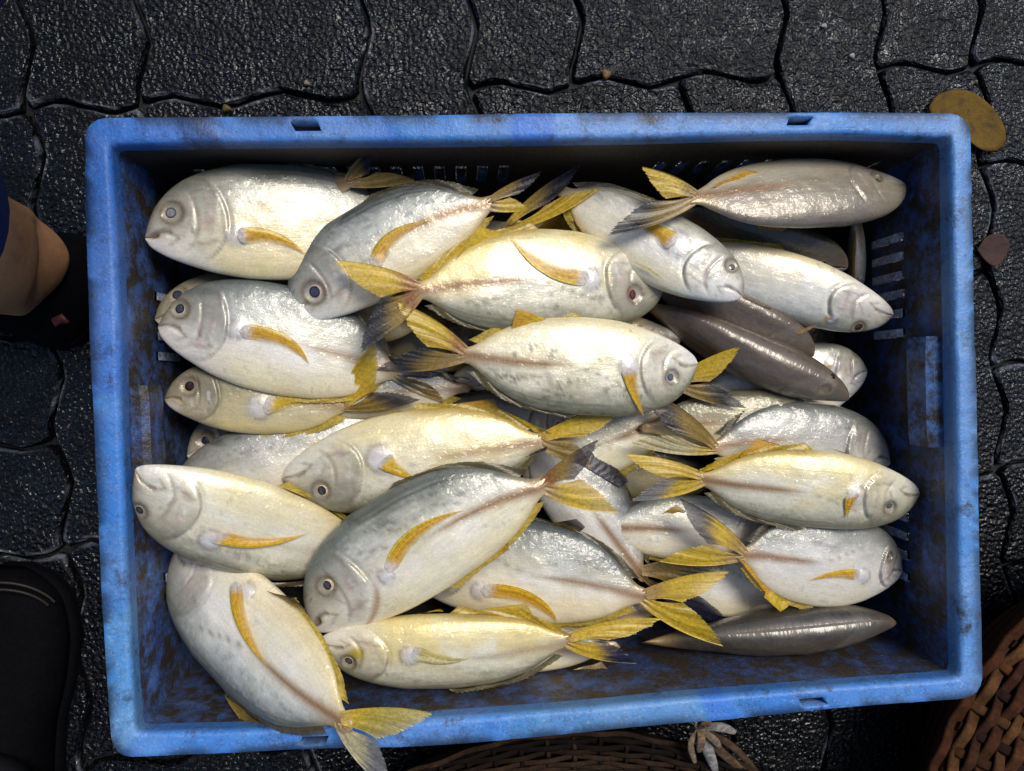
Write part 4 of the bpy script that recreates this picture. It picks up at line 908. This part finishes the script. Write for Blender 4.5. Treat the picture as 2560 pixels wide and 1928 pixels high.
# trouser leg and hem
secs = [((LX - .06, LY + .03, .62), (0, .085, 0), (.08, 0, 0)), ((LX - .03, LY + .022, .42), (0, .070, 0), (.066, 0, 0)), ((LX - .008, LY + .018, .19), (0, .057, 0), (.054, 0, .006)), ((LX - .006, LY + .018, .172), (0, .059, 0), (.056, 0, .010))]
V, F = loft(interp_sections(secs)); mesh('trousers', V, F[:-1], M_NAVY, p1)
ka, kb, kc = at(-520, -380, .012), at(-205, -160, .38), at(-900, -420, .42)
secs = [(ka, (.045, -.02, 0), (.02, .05, 0)), (ka * .5 + kb * .5 + np.array([-.02, .02, 0]), (.045, -.02, .02), (.02, .05, 0)), (kb + np.array([-.01, .01, -.03]), (.04, -.02, .02), (.02, .045, 0)), (kb + np.array([-.03, .02, .01]), (.02, -.01, .04), (.02, .045, 0)), (kc, (.01, 0, .07), (0, .075, 0))]
V, F = loft(interp_sections(secs)); mesh('trouser_leg', V, F, M_NAVY, p1)
def shoe(name, heel, toe, halfw, mat, parent, hgt=.055, open_=True):
    heel = np.array(heel); toe = np.array(toe); d = toe - heel; L = np.linalg.norm(d); d /= L; nn = np.array([-d[1], d[0], 0])
    prof = [(0, .55, .75), (.04, .72, .95), (.15, .80, 1.0), (.30, .80, .98), (.45, .82, .85), (.60, .95, .70), (.75, 1.0, .58), (.88, .88, .48), (.96, .6, .36), (1.0, .2, .2)]
    n = 28; a = np.linspace(0, 2 * np.pi, n, endpoint=False); V = []
    fr = np.linspace(0, 1, 30); wv_ = pchip([p[0] for p in prof], [p[1] for p in prof], fr); hv_ = pchip([p[0] for p in prof], [p[2] for p in prof], fr)
    for f, wq, hq in zip(fr, wv_, hv_):
        for t in a:
            y = math.cos(t) * halfw * wq; sgn = math.sin(t)
            z = .014 + (abs(sgn) ** .8 * hgt * hq if sgn > 0 else -.002 * abs(sgn))
            p = heel + d * (L * f) + nn * y; V.append((p[0], p[1], z))
    F = [tuple(q) for q in grid_faces(30, n, True)] + [tuple(range(n)), tuple(range(29 * n, 30 * n))[::-1]]
    s = mesh(name, V, F, mat, parent)
    V = []; prof2 = [(1.06, .0015), (1.09, .007), (1.06, .016), (.9, .016)]
    for f, wq in zip(fr, wv_):
        for side in (1, -1):
            for k, z in prof2:
                p = heel + d * (L * f * 1.02 - .01 * L) + nn * halfw * wq * k * side; V.append((p[0], p[1], z))
    m = len(prof2); F = []
    for i in range(29):
        for sd2 in (0, 1):
            for k in range(m - 1):
                A = i * 2 * m + sd2 * m + k; F.append((A, A + 2 * m, A + 2 * m + 1, A + 1))
        A = i * 2 * m; F.append((A, A + m, A + 3 * m, A + 2 * m))
    F.append(tuple([29 * 2 * m + k for k in range(m)] + [29 * 2 * m + m + k for k in range(m)][::-1]))
    mesh('sole', V, F, mat, s)
    return s
hl_ = at(-160, 680, .02); tl = at(238, 740, .02)
shoe('shoe', hl_, tl, .047, M_SHOE, p1, hgt=.040)
# strap patch
V, F = tube([D(116, 697, .054), D(134, 688, .055), D(140, 697, .052)], .004, 8, .4); mesh('shoe_tag', V, F, mat_simple('red_tag', (.07, .010, .008), .5), p1)
p2 = empty('person', (*at(0, 1700, 0)[:2], 0)); tag(p2, 'person at the lower left of whom only a dark rounded shoe and trouser show', 'person')
s2 = shoe('shoe', at(-15, 2150, .03), at(5, 1432, .03), .050, M_SHOE, p2, hgt=.055)
c0 = at(0, 1540, .045)
for off, rr in ((0.0, .042), (.006, .036)):
    a = np.linspace(.15 * np.pi, .85 * np.pi, 24)
    path = [np.array([c0[0] + rr * math.cos(t), c0[1] - .012 + rr * .95 * math.sin(t), .047 - .55 * abs(math.cos(t)) ** 2 * .03]) for t in a]
    V, F = tube(path, .0012, 6); mesh('stitching', V, F, mat_simple('worn_stitching', (.014, .010, .006), .6), s2)
hp = at(-15, 2120, .05)
secs = [((hp[0], hp[1] + .02, .06), (.055, 0, 0), (0, .065, 0)), ((hp[0], hp[1] + .0, .16), (.06, 0, 0), (0, .07, 0)), ((hp[0] - .01, hp[1] - .06, .36), (.065, 0, 0), (0, .075, 0)), ((hp[0] - .01, hp[1] - .10, .55), (.075, 0, 0), (0, .085, 0))]
V, F = loft(interp_sections(secs)); mesh('trousers', V, F, M_DARKCLOTH, p2)

# ------------------------------------------------------------------ baskets
M_CANE = mat_attr('cane_strip', .85, 260, .0012, (.55, 1.3))
def basket(label, c, R0, z0, nst, step, dz, width, a0, a1, cols, nstake, seed, tilt=0):
    r = np.random.default_rng(seed)
    root = empty('woven_basket', (c[0], c[1], 0)); tag(root, label, 'basket')
    def hz(R): return z0 + dz(R0 - R)
    na = 420
    for k in range(nst):
        R = R0 - step * k
        a = np.linspace(a0, a1, na); ph = (k % 2) * np.pi
        wv_ = .0016 * np.sin(a * nstake / 2 + ph)
        path = np.stack([c[0] + (R + .0007 * np.sin(a * 23 + k)) * np.cos(a), c[1] + (R + .0007 * np.sin(a * 23 + k)) * np.sin(a), hz(R) + wv_ + .0008 * np.sin(a * 11 + k * 2)], -1)
        V, F = tube(path, width * (.92 + .16 * r.random()), 6, .2)
        base = np.array(cols[r.integers(len(cols))])
        n = fbm(a * 9 + k * 5, a * 0 + k, seed + k, 3)
        cc = base[None] * (.55 + .9 * n[:, None]); over = ss(.55, .9, np.sin(a * nstake / 2 + ph)) * (r.random(na) > .2)
        cc = cc * (1 + .5 * over[:, None])
        mesh('cane_strand', V, F, M_CANE, root, col=np.repeat(cc, 6, 0))
    for k in range(nstake):
        t = a0 + (a1 - a0) * (k + .5) / nstake
        Rs = np.linspace(R0 - .002, R0 - step * (nst - 1), nst * 3)
        q = (Rs - R0) / step
        path = np.stack([c[0] + Rs * np.cos(t), c[1] + Rs * np.sin(t), np.array([hz(x) for x in Rs]) - .0004 + .0018 * np.cos(q * np.pi) * (1 if k % 2 else -1)], -1)
        V, F = tube(path, width * .75, 6, .22)
        base = np.array(cols[r.integers(len(cols))]) * (1.5 if r.random() > .65 else 1.0)
        mesh('cane_stake', V, F, M_CANE, root, col=np.tile(np.clip(base, 0, .6), (len(V), 1)))
    Ri = R0 - step * (nst - 1) + .002; zi = hz(Ri); V = []; nn_ = 72; prof = [(Ri, zi - .002), (Ri * .93, max(.016, zi - .05)), (Ri * .85, .014), (0.001, .012)]
    for R, z in prof:
        for k in range(nn_): V.append((c[0] + R * math.cos(2 * math.pi * k / nn_), c[1] + R * math.sin(2 * math.pi * k / nn_), z))
    mesh('basket_floor', V, grid_faces(len(prof), nn_, True), M_CANE, root, col=np.tile(np.array(cols[0]) * .8, (len(V), 1)))
    # side wall down to the ground, one woven band per height
    nb = 6
    for k in range(nb):
        zz_ = z0 * (nb - k - .5) / nb
        a = np.linspace(a0, a1, 160); path = np.stack([c[0] + (R0 - .004 - .012 * k) * np.cos(a), c[1] + (R0 - .004 - .012 * k) * np.sin(a), zz_ + a * 0], -1)
        V, F = tube(path, z0 / nb * .56, 6, .3, up=(0, 0, 1)); V = np.array(V)
        P_ = np.repeat(path, 6, 0); dd_ = V - P_
        rad = np.stack([np.cos(np.repeat(a, 6)), np.sin(np.repeat(a, 6)), 0 * np.repeat(a, 6)], -1)
        o_ = (dd_ * rad).sum(1); V = P_ + rad * dd_[:, 2:3] + np.array([0, 0, 1.])[None] * o_[:, None]
        mesh('cane_strand', V, F, M_CANE, root, col=np.tile(np.array(cols[k % len(cols)]), (len(V), 1)))
    return root
brn = [(.040, .013, .004), (.026, .009, .003), (.048, .017, .005), (.014, .005, .003), (.060, .026, .008)]
dkb = [(.006, .003, .0015), (.004, .002, .001), (.010, .005, .002), (.022, .011, .005)]
e1 = at(2452, 1695, .11); dirn = np.array([.80, -.60]); R_b = .27
c1 = e1[:2] + dirn * R_b
basket('brown woven cane basket at the lower right corner beside the crate', c1, R_b, .11, 19, .0094, lambda d: .014 * math.sin(min(1, d / .06) * math.pi / 2) - .25 * max(0, d - .05), .0056, 0, 2 * math.pi, brn, 84, 5)
e2 = at(1400, 1838, .10); R_c = .33
c2 = (e2[0], e2[1] - R_c)
b2 = basket('dark round basket tucked under the front edge of the crate', c2, R_c, .10, 26, .0038, lambda d: .008 * math.sin(min(1, d / .02) * math.pi / 2) - .5 * max(0, d - .02), .0023, 0, 2 * math.pi, dkb, 96, 9)
kn = (1748, 1822, .118)
ends = [((1800, 1815), (1838, 1832), .118, .0042, (.42, .38, .34)), ((1785, 1848), (1800, 1868), .115, .0034, (.34, .25, .17)), ((1722, 1858), (1738, 1908), .11, .0028, (.30, .21, .13)), ((1772, 1880), (1790, 1930), .105, .0052, (.36, .34, .32)),
        ((1800, 1880), (1868, 1935), .10, .0042, (.13, .08, .045)), ((1740, 1800), (1728, 1808), .12, .0034, (.42, .34, .28)), ((1770, 1806), (1766, 1812), .126, .0052, (.28, .18, .10)), ((1755, 1850), (1748, 1880), .114, .0040, (.30, .2, .12)), ((1830, 1860), (1905, 1945), .095, .0034, (.10, .06, .035))]
for (mx, my), (ex_, ey_), z, wd_, cc in ends:
    pth = smoothpoly([at(*kn), at(mx, my, z + .01), at(ex_, ey_, z)], 18, 3)
    V, F = tube(pth, wd_ * np.sin(np.linspace(.35, 2.9, 18)) ** .6 * .8 + .0004, 8, .3)
    mesh('straw_tie', V, F, M_CANE, b2, col=np.tile(cc, (len(V), 1)) * .55 * (.6 + .8 * rng.random((len(V), 1))))

# ------------------------------------------------------------------ leaves and grit on the pavement
def leaf(label, outline, colr, z, th, cup, seed):
    P = smoothpoly(outline + [outline[0]], 48, 2)[:-1]; P = np.array([at(x, y, z) for x, y in P]); c = P.mean(0); n = len(P)
    V = []; C = []; r = np.random.default_rng(seed); nr_ = 10
    for q in np.linspace(0, 1, nr_):
        for k in range(n):
            p = c + (P[k] - c) * q; m = fbm(np.array([p[0] * 160]), np.array([p[1] * 160]), seed, 4)[0]
            p = p + np.array([0, 0, cup * q * q * (1 + .3 * math.sin(3 * 2 * math.pi * k / n)) + .0006 * m]); V.append(p)
            C.append(lerp(np.array(colr), (.03, .018, .008), ss(.55, .75, np.array(m)) * .6) * (.85 + .3 * r.random()))
    V = np.array(V); V2 = V - np.array([0, 0, th]); F = [tuple(f) for f in grid_faces(nr_, n, True)]
    F2 = [tuple(x + len(V) for x in f[::-1]) for f in F]; e = (nr_ - 1) * n
    F3 = [(e + k, e + len(V) + k, e + len(V) + (k + 1) % n, e + (k + 1) % n) for k in range(n)]
    tag(mesh('fallen_leaf', np.r_[V, V2], F + F2 + F3, mat_attr('leaf_surface', .65, 500, .0006), origin=(c[0], c[1], z), col=np.array(C + C)), label, 'leaf')
leaf('yellow brown kidney shaped leaf beside the top right corner of the crate', [(2318, 270), (2335, 240), (2380, 224), (2430, 230), (2470, 262), (2500, 305), (2514, 345), (2500, 375), (2465, 382), (2435, 370), (2405, 345), (2360, 320), (2330, 300)], (.115, .064, .005), .004, .0008, .0022, 3)
leaf('small reddish brown dead leaf on the paver right of the crate', [(2440, 625), (2462, 590), (2500, 582), (2525, 610), (2510, 650), (2485, 672), (2462, 655)], (.05, .027, .022), .0035, .001, .0015, 4)
def pebble(label, px, py, r_, colr, seed):
    c = at(px, py, .002); g = np.random.default_rng(seed); V = []; n1_, n2_ = 9, 14; sq = g.uniform(.6, 1.1, 3)
    for i in range(n1_):
        t = math.pi * i / (n1_ - 1)
        for k in range(n2_):
            a = 2 * math.pi * k / n2_; q = r_ * (1 + .15 * math.sin(3 * a + seed) * math.sin(t) + .08 * math.sin(5 * t + a))
            V.append((c[0] + q * math.sin(t) * math.cos(a) * sq[0] * 1.1, c[1] + q * math.sin(t) * math.sin(a) * sq[1], c[2] + q * math.cos(t) * .6))
    tag(mesh('pebble', V, grid_faces(n1_, n2_, True, True), mat_simple('pebble_stone', tuple(x * .6 for x in colr), .5, 500, .3), origin=tuple(c)), label, 'pebble')
pebble('rusty brown grit stone in the joint above the crate centre', 1515, 186, .0042, (.26, .14, .05), 1)
pebble('brown stone chip in the joint at the back edge above the crate left half', 566, 272, .0046, (.16, .10, .04), 2)
pebble('pale grit stone on the large paver above the crate left half', 766, 208, .0034, (.30, .27, .22), 3)
pebble('whitish grit stone on the paver above the crate right half', 2060, 65, .0026, (.5, .5, .48), 4)
pebble('tiny pale grit stone on the tall paver near the back right', 2130, 140, .0026, (.42, .38, .33), 5)
